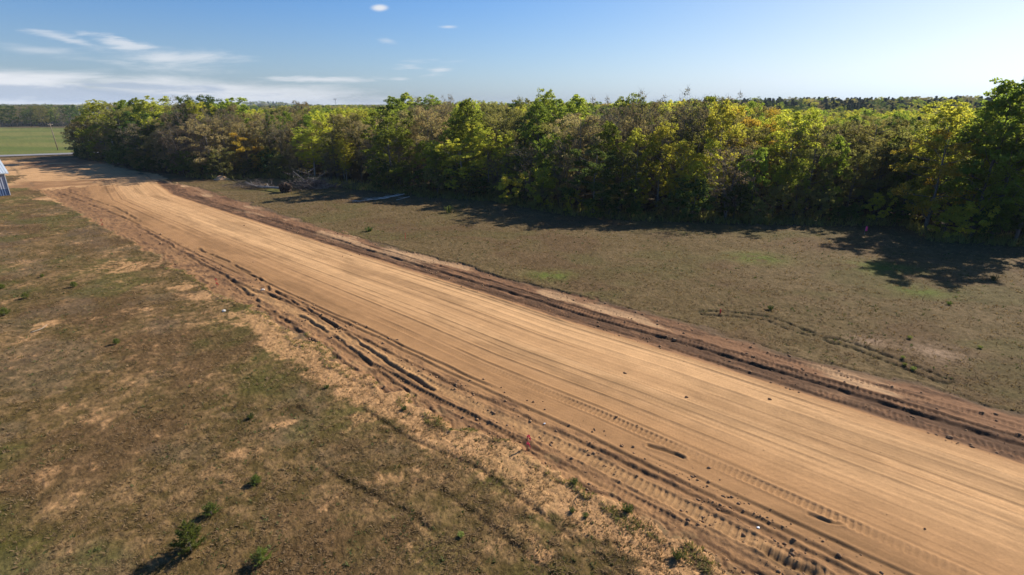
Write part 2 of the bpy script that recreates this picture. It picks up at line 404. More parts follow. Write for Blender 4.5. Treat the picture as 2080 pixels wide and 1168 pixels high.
    for (c0, w0, dp, pi_, sl, s0, s1, sd) in tr:
        cc = c0 + .35 * (N2.v(s * .04, uu * 0 + 3.1 * sd) - .5)
        m, hh = tread(uu, s, cc, w0, dp, pi_, sl)
        g = sst(s0, s0 + 6, s) * (.35 + .65 * sst(.25, .5, N1.v(s * .25, uu * 0 + sd)))
        h = h * (1 - .6 * m * g) + hh * g
        h = h + g * .03 * (gau(uu, cc + w0 * .6, .07) + gau(uu, cc - w0 * .6, .07))
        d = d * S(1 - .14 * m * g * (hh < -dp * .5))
    # curving wheel ruts where machines turned off the road
    for path, w0, a0 in (([(120, 392), (165, 408), (215, 428), (262, 446)], .16, .07), ([(140, 390), (200, 410), (240, 424), (285, 450), (250, 448)], .13, .08), ([(275, 458), (350, 500), (430, 548), (520, 592), (580, 610)], .14, .065), ([(400, 505), (470, 535), (530, 568), (548, 590)], .12, .07),
                         ([(470, 568), (540, 622), (640, 694), (720, 752), (780, 800)], .12, .07), ([(560, 592), (640, 636), (760, 716), (880, 790)], .10, .08), ([(610, 640), (690, 690), (800, 772), (880, 836)], .10, .06), ([(1320, 905), (1350, 915), (1385, 932)], .09, .06), ([(1650, 1046), (1690, 1062), (1706, 1066)], .07, .05), ([(1560, 1120), (1640, 1160), (1700, 1190)], .18, .07)):
        P = np.array([un(*q) for q in path]); lo = P.min(0) - 1.2; hi = P.max(0) + 1.2
        k = np.where((x > lo[0]) & (x < hi[0]) & (y > lo[1]) & (y < hi[1]))[0]
        if len(k) == 0: continue
        xx = x[k] + .25 * (N2.v(x[k], y[k]) - .5); yy_ = y[k] + .25 * (N3.v(x[k], y[k]) - .5); best = np.full(len(k), 9.0); sg = np.full(len(k), 9.0)
        for i in range(len(P) - 1):
            dx, dy = P[i + 1] - P[i]; L2 = dx * dx + dy * dy; t = np.clip(((xx - P[i][0]) * dx + (yy_ - P[i][1]) * dy) / L2, 0, 1)
            ex = xx - P[i][0] - t * dx; ey = yy_ - P[i][1] - t * dy; dd = np.hypot(ex, ey); q = dd < best; best = np.where(q, dd, best); sg = np.where(q, np.sign(ex * dy - ey * dx) * dd, sg)
        on = sst(.2, .45, N1.v(x[k] * 1.3, y[k] * 1.3)); h[k] += (-a0 * gau(sg, 0, w0) + .7 * a0 * gau(sg, -2.1 * w0, w0) + .4 * a0 * gau(sg, 2.1 * w0, w0)) * on
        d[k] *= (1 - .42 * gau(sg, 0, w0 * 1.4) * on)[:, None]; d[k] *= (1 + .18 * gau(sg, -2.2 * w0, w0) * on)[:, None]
    # the cut along both borders: a little bank of turf
    bank = gau(a, -.05, .16); bank2 = gau(n, .05, .22)
    h = h - .10 * sst(-.1, .35, a) * sst(2.5, .6, a) + .05 * gau(a, .55, .16)
    d = d + (np.array([.10, .07, .04]) - d) * S(np.clip(.75 * gau(a, .06, .17) * sst(.35, .6, N2.v(s * .3, u * 0 + 77)) + .8 * gau(n, .10, .28) * sst(.25, .5, N2.v(s * .25, u * 0 + 55)), 0, 1))
    # grass creeping over the borders
    creep = sst(.60, .68, N3.f(s * 1.6, u * 1.6, 4)) * sst(1.1, .1, a)
    d = d + (np.array([.20, .14, .065]) - d) * S(creep * .45)
    fh = fh + .07 * gau(n, -.35, .3) + .05 * gau(a, -.25, .2)
    h = np.where(yardm, .10 * (g2 - .5), h)
    # whole torn strip dusted darker by random clods
    z = np.where(dirt, h, fh) * near + hill(x, y)
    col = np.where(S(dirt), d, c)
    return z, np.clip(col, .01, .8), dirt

def build_terrain():
    r = [9.0]
    while r[-1] < 62: r.append(r[-1] * 1.0031)
    while r[-1] < 260: r.append(r[-1] * 1.0062)
    while r[-1] < 12000: r.append(r[-1] * 1.035)
    r = np.array([0.5, 2, 4, 6, 7.5, 8.4] + r)
    th = np.concatenate([np.radians(np.arange(-180, -52, 4.0)), np.radians(np.linspace(-52, 52, 1560)), np.radians(np.arange(56, 180, 4.0))])
    nr, na = len(r), len(th)
    R, T = np.meshgrid(r, th, indexing='ij')
    x = (R * np.sin(T)).ravel(); y = (R * np.cos(T)).ravel()
    z, col, dirt = terrain(x, y)
    idx = np.arange(nr * na).reshape(nr, na)
    a = idx[:-1, :]; b = idx[1:, :]
    F = np.stack([a, b, np.roll(b, -1, 1), np.roll(a, -1, 1)], -1).reshape(-1, 4)[:, ::-1]
    # centre fan as quads collapsed is avoided: close with a small polygon ring
    dm = dirt[F].sum(1) >= 2
    V = np.stack([x, y, z], 1)
    def sub(name, sel, mat):
        f = F[sel]; uq, inv = np.unique(f, return_inverse=True)
        o = mk(name, V[uq], inv.reshape(f.shape), mat, col[uq], smooth=True)
        return tag(o, kind='structure')
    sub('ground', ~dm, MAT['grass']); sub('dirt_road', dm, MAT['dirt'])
build_terrain()

def ground_z(x, y):
    z, c, d = terrain(np.atleast_1d(np.float64(x)), np.atleast_1d(np.float64(y)))
    return float(z[0])

# paved road crossing behind the junction
def asphalt():
    P = [Vector((*un(-420, 340), 0)), Vector((*un(0, 317.5), 0)), Vector((*un(150, 312.5), 0))]
    d = (P[2] - P[1]).normalized(); P = [P[1] - d * 90, P[1], P[2], P[2] + d * 90]
    nrm = Vector((-d.y, d.x, 0)); V = []; F = []
    n = 60
    for i in range(n + 1):
        p = P[0].lerp(P[3], i / n)
        for k, o in enumerate((-3.4, 0, 3.4)):
            q = p + nrm * o; V.append((q.x, q.y, .16 + (.06 if k == 1 else 0)))
    for i in range(n):
        for k in range(2):
            F.append((i * 3 + k, i * 3 + k + 3, i * 3 + k + 4, i * 3 + k + 1))
    o = mk('paved_road', np.array(V), np.array(F)[:, ::-1], MAT['asphalt']); tag(o, kind='structure')
asphalt()

# ------------------------------------------------------------------ trees
def leaves(centres, radii, per, size, R, flat=.75, up=.0, tints=None):
    """leaf faces scattered in clumps; returns V, F, tint per vertex"""
    n = len(centres); K = n * per
    ci = np.repeat(np.arange(n), per)
    p = R.normal(size=(K, 3)); p /= np.linalg.norm(p, axis=1)[:, None]
    rr = R.random(K) ** .45
    off = p * rr[:, None] * radii[ci][:, None]; off[:, 2] *= flat
    c = centres[ci] + off
    nrm = p * .6 + R.normal(size=(K, 3)) * .7; nrm[:, 2] += up; nrm /= np.linalg.norm(nrm, axis=1)[:, None]
    t = R.normal(size=(K, 3)); t -= (t * nrm).sum(1)[:, None] * nrm; t /= np.linalg.norm(t, axis=1)[:, None]
    b = np.cross(nrm, t)
    sz = size * (.6 + .8 * R.random(K))[:, None]
    V = np.stack([c - t * sz * .55, c + b * sz * .36 + nrm * sz * .08, c + t * sz * .55, c - b * sz * .36 + nrm * sz * .08], 1).reshape(-1, 3)
    F = np.arange(K * 4).reshape(-1, 4)
    tint = np.clip((R.random(n) if tints is None else tints)[ci] * .7 + R.random(K) * .45 - .07, 0, 1)
    return V, F, np.repeat(tint, 4)

def tree_proto(name, form, leaf, bark, seed, H=12.0, W=5.0, base=.2, nclump=300, per=36, size=.165):
    """a tree at the origin: returns (crown mesh, trunk mesh)"""
    R = np.random.default_rng(seed); rr = random.Random(seed)
    tb = MB(); C = []; RAD = []; T = []
    lean = [rr.uniform(-.3, .3), rr.uniform(-.3, .3)]
    stems = 1 if form in ('aspen', 'conifer', 'oak') else rr.choice([2, 3])
    if form == 'oak' and W < 12 and rr.random() < .5: stems = 2
    for st in range(stems):
        ang = rr.uniform(0, 6.28); sp = 0 if stems == 1 else .07 * H
        topx = lean[0] + sp * math.cos(ang); topy = lean[1] + sp * math.sin(ang)
        def axis(t, k=1.0): return (topx * t * k + .12 * math.sin(t * 7 + seed) * t, topy * t * k + .12 * math.cos(t * 5 + seed) * t, t * H * .93)
        r0 = .012 * H * (1.25 if form == 'oak' else .9) / math.sqrt(stems)
        tb.tube([axis(t) for t in np.linspace(-.02, 1, 9)], [r0 * (1 - .88 * max(t, 0)) for t in np.linspace(-.02, 1, 9)], 7)
        nl = {'aspen': 26, 'oak': 22 if W < 12 else 90, 'bare': 20, 'conifer': 34, 'bush': 12}[form]
        for i in range(nl):
            f = base * .8 + (.97 - base * .8) * (i + rr.random()) / nl
            z = f
            e = (f - base) / (1 - base)
            if form == 'aspen': wr = W / 2 * (max(0, 1 - ((e - .42) / .66) ** 2)) ** .55
            elif form == 'oak': wr = W / 2 * (max(0, 1 - ((e - .40) / .64) ** 2)) ** .42
            elif form == 'bare': wr = W / 2 * (max(0, 1 - ((e - .5) / .6) ** 2)) ** .5
            elif form == 'bush': wr = W / 2 * (max(.05, 1 - ((e - .3) / .75) ** 2)) ** .5
            else: wr = W / 2 * max(.06, (1 - e)) ** .85
            wr *= rr.uniform(.62, 1.22) if W < 12 else rr.uniform(.45, 1.0)
            th = i * 2.4 + rr.uniform(-.5, .5)
            rise = {'aspen': rr.uniform(.45, 1.0), 'oak': rr.uniform(.15, .6), 'bare': rr.uniform(.6, 1.2), 'conifer': rr.uniform(-.25, .05), 'bush': rr.uniform(.3, .9)}[form]
            if W >= 12: rise *= .3
            a0 = axis(f); end = (a0[0] + wr * math.cos(th), a0[1] + wr * math.sin(th), a0[2] + wr * rise)
            mid = (a0[0] + wr * .5 * math.cos(th), a0[1] + wr * .5 * math.sin(th), a0[2] + wr * rise * .35)
            if wr > .25: tb.tube([a0, mid, end], [r0 * .38 * (1.1 - f), r0 * .22, r0 * .08], 4, cap=False)
            tl = rr.random()
            if form == 'conifer':
                for j in range(max(2, int(nclump / nl))):
                    q = rr.random(); sprd = .12 * wr + .12
                    C.append((a0[0] + wr * q * math.cos(th) + rr.gauss(0, sprd), a0[1] + wr * q * math.sin(th) + rr.gauss(0, sprd), a0[2] + wr * rise * q ** 1.4 + rr.gauss(0, .1)))
                    T.append(.6 * tl + .4 * rr.random()); RAD.append(rr.uniform(.18, .36))
                continue
            q = rr.uniform(.55, .95)
            lc = (a0[0] + wr * q * math.cos(th), a0[1] + wr * q * math.sin(th), a0[2] + wr * rise * q)
            lx, lz = {'aspen': (rr.uniform(.60, 1.0), rr.uniform(.8, 1.5)), 'oak': (rr.uniform(.9, 1.5), rr.uniform(.6, 1.1)), 'bare': (rr.uniform(.7, 1.3), rr.uniform(.8, 1.4)), 'bush': (rr.uniform(.35, .65), rr.uniform(.35, .6))}[form]
            if W >= 12: lx *= 1.25
            elif e > .8: lx *= .8
            k = max(3, int(nclump / (nl * stems)))
            for j in range(k):
                v = [rr.gauss(0, 1) for _ in range(3)]; m = math.sqrt(sum(c * c for c in v)) + 1e-6; q = rr.uniform(.45, 1.05)
                p = (lc[0] + v[0] / m * lx * q, lc[1] + v[1] / m * lx * q, max(.15, lc[2] + abs(v[2]) / m * lz * q * (1 if rr.random() < .72 else -.8)))
                C.append(p); T.append(.65 * tl + .35 * rr.random())
                RAD.append({'aspen': rr.uniform(.22, .42), 'oak': rr.uniform(.28, .50), 'bare': rr.uniform(.3, .55), 'bush': rr.uniform(.16, .32)}[form])
                if form == 'bare' or rr.random() < .12:
                    tb.tube([mid, p], [r0 * .12, r0 * .04], 3, cap=False)
                    if form == 'bare':
                        for _ in range(3): tb.tube([p, (p[0] + rr.gauss(0, .4), p[1] + rr.gauss(0, .4), p[2] + rr.uniform(.1, .8))], [.014, .006], 3, cap=False)
        if form == 'aspen':   # upright leader at the top, tapering
            for j in range(16):
                t = rr.uniform(.84, 1.03); a0 = axis(min(t, 1)); g = .5 * (1.08 - t) / .2; C.append((a0[0] + rr.gauss(0, g), a0[1] + rr.gauss(0, g), H * t)); RAD.append(rr.uniform(.16, .30)); T.append(rr.random())
    V, F, tint = leaves(np.array(C), np.array(RAD), per, size, R, tints=np.array(T), up=.25)
    V[:, 2] = np.maximum(V[:, 2], .03)
    crown = mk('crown', V, F, LEAF[leaf], attrs={'tint': tint}, parent='none')
    trunk = tb.build('trunk', MAT[bark], link=False, smooth=True)
    return crown.data, trunk.data

FORMS = {  # leaf/form kinds used in the wood
    'green_aspen': [tree_proto('a', 'aspen', 'green', 'bark', s, 12, 5.0, .38 if s == 3 else .12) for s in (1, 2, 3)],
    'yellow_green_aspen': [tree_proto('a', 'aspen', 'yellowgreen', 'greybirch', s, 12, 5.0, .36 if s == 6 else .12) for s in (4, 5, 6)],
    'olive_oak': [tree_proto('o', 'oak', 'olive', 'bark', s, 12, 7.5, .12, 280, 42, .165) for s in (7, 8)],
    'green_oak': [tree_proto('o', 'oak', 'darkgreen', 'bark', s, 12, 8.0, .10, 340, 46, .17) for s in (9, 10)],
    'big_oak': [tree_proto('o', 'oak', 'darkgreen2', 'bark', 51, 15, 15.0, .05, 1500, 36, .18)],
    'tan_oak': [tree_proto('o', 'oak', 'tan', 'bark', s, 12, 7.0, .14, 260, 34, .155) for s in (11, 12)],
    'brown_thin_tree': [tree_proto('b', 'bare', 'brown', 'bark', s, 12, 6.0, .12, 190, 16, .16) for s in (13, 14)],
    'yellow_oak': [tree_proto('o', 'oak', 'yellow', 'bark', 15, 12, 7.5, .12, 280, 38, .165)],
    'pine_tree': [tree_proto('c', 'conifer', 'conifer', 'darkbark', s, 12, 4.6, .18, 240, 26, .26) for s in (16, 17)],
    'green_bush': [tree_proto('u', 'bush', 'darkgreen', 'bark', s, 3.2, 3.4, .02, 70, 34, .17) for s in (18, 19)],
    'olive_bush': [tree_proto('u', 'bush', 'olive', 'bark', s, 3.0, 3.2, .02, 60, 30, .16) for s in (20, 21)],
    'yellow_bush': [tree_proto('u', 'bush', 'yellowgreen', 'bark', 22, 3.0, 3.0, .02, 60, 34, .16)],
}
TNAME = {'big_oak': 'oak_tree', 'green_aspen': 'aspen_tree', 'yellow_green_aspen': 'aspen_tree', 'olive_oak': 'oak_tree', 'green_oak': 'oak_tree', 'tan_oak': 'oak_tree', 'brown_thin_tree': 'thin_leaved_tree', 'yellow_oak': 'oak_tree', 'pine_tree': 'pine_tree', 'green_bush': 'bush', 'olive_bush': 'bush', 'yellow_bush': 'bush'}
TDESC = {'big_oak': 'big oak', 'green_aspen': 'green aspen', 'yellow_green_aspen': 'yellow-green aspen', 'olive_oak': 'olive oak', 'green_oak': 'dark green oak', 'tan_oak': 'tan-leaved oak', 'brown_thin_tree': 'thin brown-leaved tree', 'yellow_oak': 'autumn yellow oak', 'pine_tree': 'dark pine', 'green_bush': 'dark green bush', 'olive_bush': 'olive bush', 'yellow_bush': 'yellow-green bush'}
PH = {k: (3.1 if 'bush' in k else 15.0 if k == 'big_oak' else 12.0) for k in FORMS}
PW = {'big_oak': 15, 'green_aspen': 5, 'yellow_green_aspen': 5, 'olive_oak': 7.5, 'green_oak': 8, 'tan_oak': 7, 'brown_thin_tree': 6, 'yellow_oak': 7.5, 'pine_tree': 4.6, 'green_bush': 3.4, 'olive_bush': 3.2, 'yellow_bush': 3}
TREES = []
def plant_tree(kind, x, y, h, w=None, label=None, group='trees of the wood', v=None):
    v = random.randrange(len(FORMS[kind])) if v is None else v; cm, tm = FORMS[kind][v]
    z = float(hill(np.array([x]), np.array([y]))[0])
    r = empty(TNAME[kind], (x, y, z - .05), random.uniform(0, 6.28))
    sz = h / PH[kind]; sx = (w / PW[kind]) if w else sz * random.uniform(.88, 1.18)
    r.scale = (sx, sx * random.uniform(.92, 1.08), sz)
    c = bpy.data.objects.new('crown', cm); COL.objects.link(c); c.parent = r
    t = bpy.data.objects.new('trunk', tm); COL.objects.link(t); t.parent = r
    tag(r, label, 'bush' if 'bush' in kind else 'tree', group)
    TREES.append((r, kind, x, y, h)); return r

ORD = ['first', 'second', 'third', 'fourth', 'fifth', 'sixth', 'seventh', 'eighth', 'ninth', 'tenth', 'eleventh', 'twelfth', 'thirteenth', 'fourteenth', 'fifteenth', 'sixteenth', 'seventeenth', 'eighteenth', 'nineteenth']
TENS = ['', '', 'twent', 'thirt', 'fort', 'fift', 'sixt', 'sevent', 'eight', 'ninet']
def ordinal(n):
    if n <= 19: return ORD[n - 1]
    t, o = divmod(n, 10)
    return TENS[t] + 'ieth' if o == 0 else TENS[t] + 'y-' + ORD[o - 1]

taken = []
def feature(u, vb, vt, w, kind, label, v=None):
    x, y = un(u, vb); h = height_for(x, y, vt, float(hill(np.array([x]), np.array([y]))[0]))
    plant_tree(kind, x, y, h, w, label, v=v); taken.append((x, y, w * .32))
    return h
feature(163, 317, 258, 6, 'tan_oak', 'sparse tan-leaved tree at the far left tip of the wood beside the paved road')
feature(190, 322, 236, 7, 'olive_oak', 'olive oak second from the left tip of the wood near the paved road')
feature(215, 326, 206, 8.5, 'yellow_green_aspen', 'tall yellow-green aspen rising behind the pale leaning pole at the left')
feature(262, 332, 212, 9, 'olive_oak', 'wide olive oak just right of the pale leaning pole')
feature(300, 346, 250, 8, 'brown_thin_tree', 'thin purple-brown tree in the left front of the wood above the dark sand')
feature(335, 334, 198, 11, 'yellow_green_aspen', 'broad light green crown on the skyline left of the big dark oak')
feature(432, 340, 190, 19, 'big_oak', 'biggest dark green oak, dome-shaped, on the left skyline')
feature(490, 342, 203, 9, 'green_aspen', 'green crown sloping down from the right side of the big dark oak')
feature(432, 360, 240, 9, 'tan_oak', 'tan-leaved oak standing in front of the big dark oak')
feature(375, 358, 262, 8, 'brown_thin_tree', 'purple-brown thin tree at front, left of the tan-leaved oak')
feature(508, 357, 268, 6.5, 'yellow_oak', 'small orange-yellow oak at the front edge above the felled tree')
feature(552, 355, 300, 4.5, 'yellow_bush', 'short yellow-green sapling right of the orange-yellow oak')
feature(455, 362, 300, 6, 'olive_oak', 'low dark olive oak behind the small sand mound')
feature(640, 362, 264, 8, 'yellow_green_aspen', 'bright green aspen standing directly behind the brush pile')
feature(700, 364, 276, 6, 'yellow_green_aspen', 'bright green aspen just right of the brush pile')
feature(625, 320, 203, 8, 'tan_oak', 'tan airy crown poking over the skyline beside the distant mast')
feature(590, 330, 214, 7, 'olive_oak', 'olive crown on the skyline left of the distant mast')
feature(800, 388, 232, 9, 'green_aspen', 'tall bright green aspen at the edge above the white felled logs')
feature(800, 352, 196, 8, 'green_aspen', 'green skyline crown left of the tallest one over the logs')
feature(832, 345, 189, 9, 'green_aspen', 'tallest green crown on the skyline over the white felled logs')
feature(870, 350, 200, 8, 'green_aspen', 'green skyline crown just right of the tallest one over the logs')
feature(940, 397, 284, 7.5, 'yellow_green_aspen', 'yellow-green aspen of rounded shape at the edge, short, mid wood')
feature(890, 392, 290, 5, 'yellow_green_aspen', 'slim yellow-green aspen left of the rounded mid-wood one')
feature(1015, 402, 320, 5, 'brown_thin_tree', 'thin purple-brown tree in the shaded notch at mid wood')
feature(1070, 412, 300, 6, 'brown_thin_tree', 'grey-brown thin tree rising above the small bright yellow sapling')
feature(1098, 424, 345, 4.5, 'yellow_bush', 'small bright yellow-green sapling at the edge in mid wood')
feature(1108, 380, 190, 6, 'green_aspen', 'slim tall aspen top standing above the skyline at mid wood')
feature(1160, 385, 193, 8, 'green_aspen', 'green aspen crown just right of the slim tall skyline top')
feature(1205, 438, 305, 9, 'green_oak', 'dark rounded oak bulging from the shaded front edge')
feature(1262, 395, 200, 7, 'green_aspen', 'green skyline aspen above the shaded front oak')
feature(1320, 400, 205, 9, 'olive_oak', 'olive oak crown just below the skyline right of centre')
feature(1420, 405, 203, 7, 'green_aspen', 'green skyline aspen left of the autumn yellow crown')
feature(1516, 412, 218, 10, 'yellow_oak', 'autumn yellow oak crown high in the right wood')
feature(1472, 449, 300, 7, 'brown_thin_tree', 'brown-leaved tree at the edge below the autumn yellow crown')
feature(1590, 432, 232, 7, 'yellow_green_aspen', 'yellow-green aspen just right of the autumn yellow oak')
feature(1880, 458, 212, 8, 'yellow_green_aspen', 'light green aspen left of the tallest trees at the right border')
feature(1960, 470, 208, 8, 'green_aspen', 'green aspen leading up to the tallest trees at the right border')
feature(1972, 482, 166, 7, 'green_aspen', 'tallest green aspen near the right border, top well above the skyline')
feature(2012, 486, 162, 8, 'green_aspen', 'tall green aspen whose top is cut by the right border of the picture')
feature(2060, 496, 190, 7, 'green_aspen', 'green aspen leaning over the darkest shadow at the right border')
feature(1290, 335, 201, 4.5, 'pine_tree', 'dark pointed pine spire on the skyline right of centre', 0)
feature(1312, 330, 204, 4.5, 'pine_tree', 'second dark pine spire just right of the pointed one on the skyline', 1)
feature(1352, 318, 204, 6, 'pine_tree', 'dark full pine on the skyline left of the autumn yellow oak', 0)
feature(1440, 310, 202, 7, 'pine_tree', 'broad dark pine on the skyline just left of the autumn yellow oak', 1)

taken += [(*un(700, 378), 5.0), (*un(655, 376), 3.5), (*un(745, 384), 3.0)]
# rows parallel to the edge
seg = np.diff(EDGE, axis=0); sl = np.hypot(seg[:, 0], seg[:, 1]); cum = np.concatenate([[0], np.cumsum(sl)]); LEN = cum[-1]
def edge_at(d, depth):
    i = min(max(int(np.searchsorted(cum, d) - 1), 0), len(seg) - 1); t = (d - cum[i]) / sl[i]
    p = EDGE[i] + seg[i] * t
    return p[0] + depth * .50, p[1] + depth * .866
def drift(x, y, k, sc=.045):
    return float(N4.f(np.array([x * sc + 31 * k]), np.array([y * sc + 13 * k]), 2)[0])
def kind_at(u, row, x=0, y=0):
    if u < 620:
        w = {'olive_oak': .28, 'tan_oak': .2, 'green_oak': .12, 'brown_thin_tree': .14, 'green_aspen': .1, 'yellow_green_aspen': .16}
    elif u < 1050 and row < 2:
        w = {'olive_oak': .12, 'brown_thin_tree': .04, 'green_aspen': .32, 'yellow_green_aspen': .48, 'green_oak': .02}
    elif u < 1050:
        w = {'olive_oak': .14, 'tan_oak': .10, 'brown_thin_tree': .08, 'green_aspen': .32, 'yellow_green_aspen': .32, 'green_oak': .05}
    else:
        w = {'olive_oak': .12, 'tan_oak': .03, 'brown_thin_tree': .03, 'green_aspen': .44, 'yellow_green_aspen': .31, 'green_oak': .06, 'yellow_oak': .02}
    best = None; bv = -9
    for i, (k, v) in enumerate(w.items()):      # each species has its own patches
        q = math.log(v) * .32 + 3.2 * (drift(x, y, i + 1, .06) - .5) + random.uniform(0, .9)
        if q > bv: best, bv = k, q
    return best
LAND = [(0, 'near the left tip'), (240, 'left of the big dark oak'), (420, 'near the felled tree'), (580, 'near the brush pile'), (720, 'near the white logs'), (860, 'in the middle of the wood'), (1050, 'right of the middle'), (1280, 'over the shaded grass'), (1500, 'below the autumn yellow crown'), (1680, 'by the pink flag'), (1830, 'over the big right shadow')]
def where(u):
    r = LAND[0][1]
    for a, b in LAND:
        if u >= a: r = b
    return r
SHARED = {}
nth = 0
for row, (depth, gap) in enumerate([(0.6, 3.1), (3.4, 3.5), (6.8, 3.9), (10.8, 4.6)]):
    d = 1.5
    while d < LEN - 2:
        dd = d + random.uniform(-.8, .8); x, y = edge_at(dd, depth + random.uniform(-.8, 1.0)); d += gap * random.uniform(.8, 1.2)
        u, v = proj(x, y, 6)
        if u > 2200 or u < 135: continue
        if any((x - a) ** 2 + (y - b) ** 2 < q * q for a, b, q in taken): continue
        kd = kind_at(u, row, x, y); dh = drift(x, y, 9, .09) - .5
        hmax = height_for(x, y, 219)
        if row == 0: h = random.uniform(5.0, 9.5) + 7 * dh
        elif row == 1: h = random.uniform(8.0, 11.5) + 6 * dh
        else: h = random.uniform(10.3, 13.2) + 4 * dh
        if 570 < u < 900 and row < 2: h = min(h, random.uniform(5, 7.5) + 2.2 * row)
        if row == 0 and random.random() < .22: continue
        if row == 0:
            if u > 1150: h += 1.6
        if random.random() < .12 and row > 0: h += 1.2
        if 820 < u < 1530 and row > 1 and random.random() < .4: h = random.uniform(13.2, 15.0)
        if 1530 < u < 1930: h = min(h, 12.2)
        if 180 < u < 480 and row > 0: h += random.uniform(.3, 1.6)
        if 500 < u < 800 and row > 0: h = min(h, 12.3)
        if u > 1930: h += 1.5
        if row == 0:
            nth += 1
            lab = f'{TDESC[kd]} {where(u)}, {ordinal(nth)} edge tree from left'
            plant_tree(kd, x, y, h, None, lab)
        else:
            lab = f'{TDESC[kd]} behind the edge trees {where(u)}'
            plant_tree(kd, x, y, h, None, lab, f'{TDESC[kd]}s behind the edge {where(u)}')
# undergrowth at the feet of the edge
d = 0; nb = 0
while d < LEN - 1:
    d += random.uniform(1.5, 3.6); x, y = edge_at(min(d, LEN), random.uniform(-1.6, .4)); u, v = proj(x, y, 1)
    if u > 2130 or u < 150: continue
    if 1840 < u < 1900 or 600 < u < 760: continue
    kd = random.choice(['green_bush', 'green_bush', 'olive_bush', 'olive_bush', 'yellow_bush'] if u > 560 else ['olive_bush', 'green_bush'])
    nb += 1
    plant_tree(kd, x, y, random.uniform(1.8, 4.6), None, f'{TDESC[kd]} {where(u)}, {ordinal(nb)} bush from left', 'bushes along the foot of the wood')
print('individual trees', len(TREES))

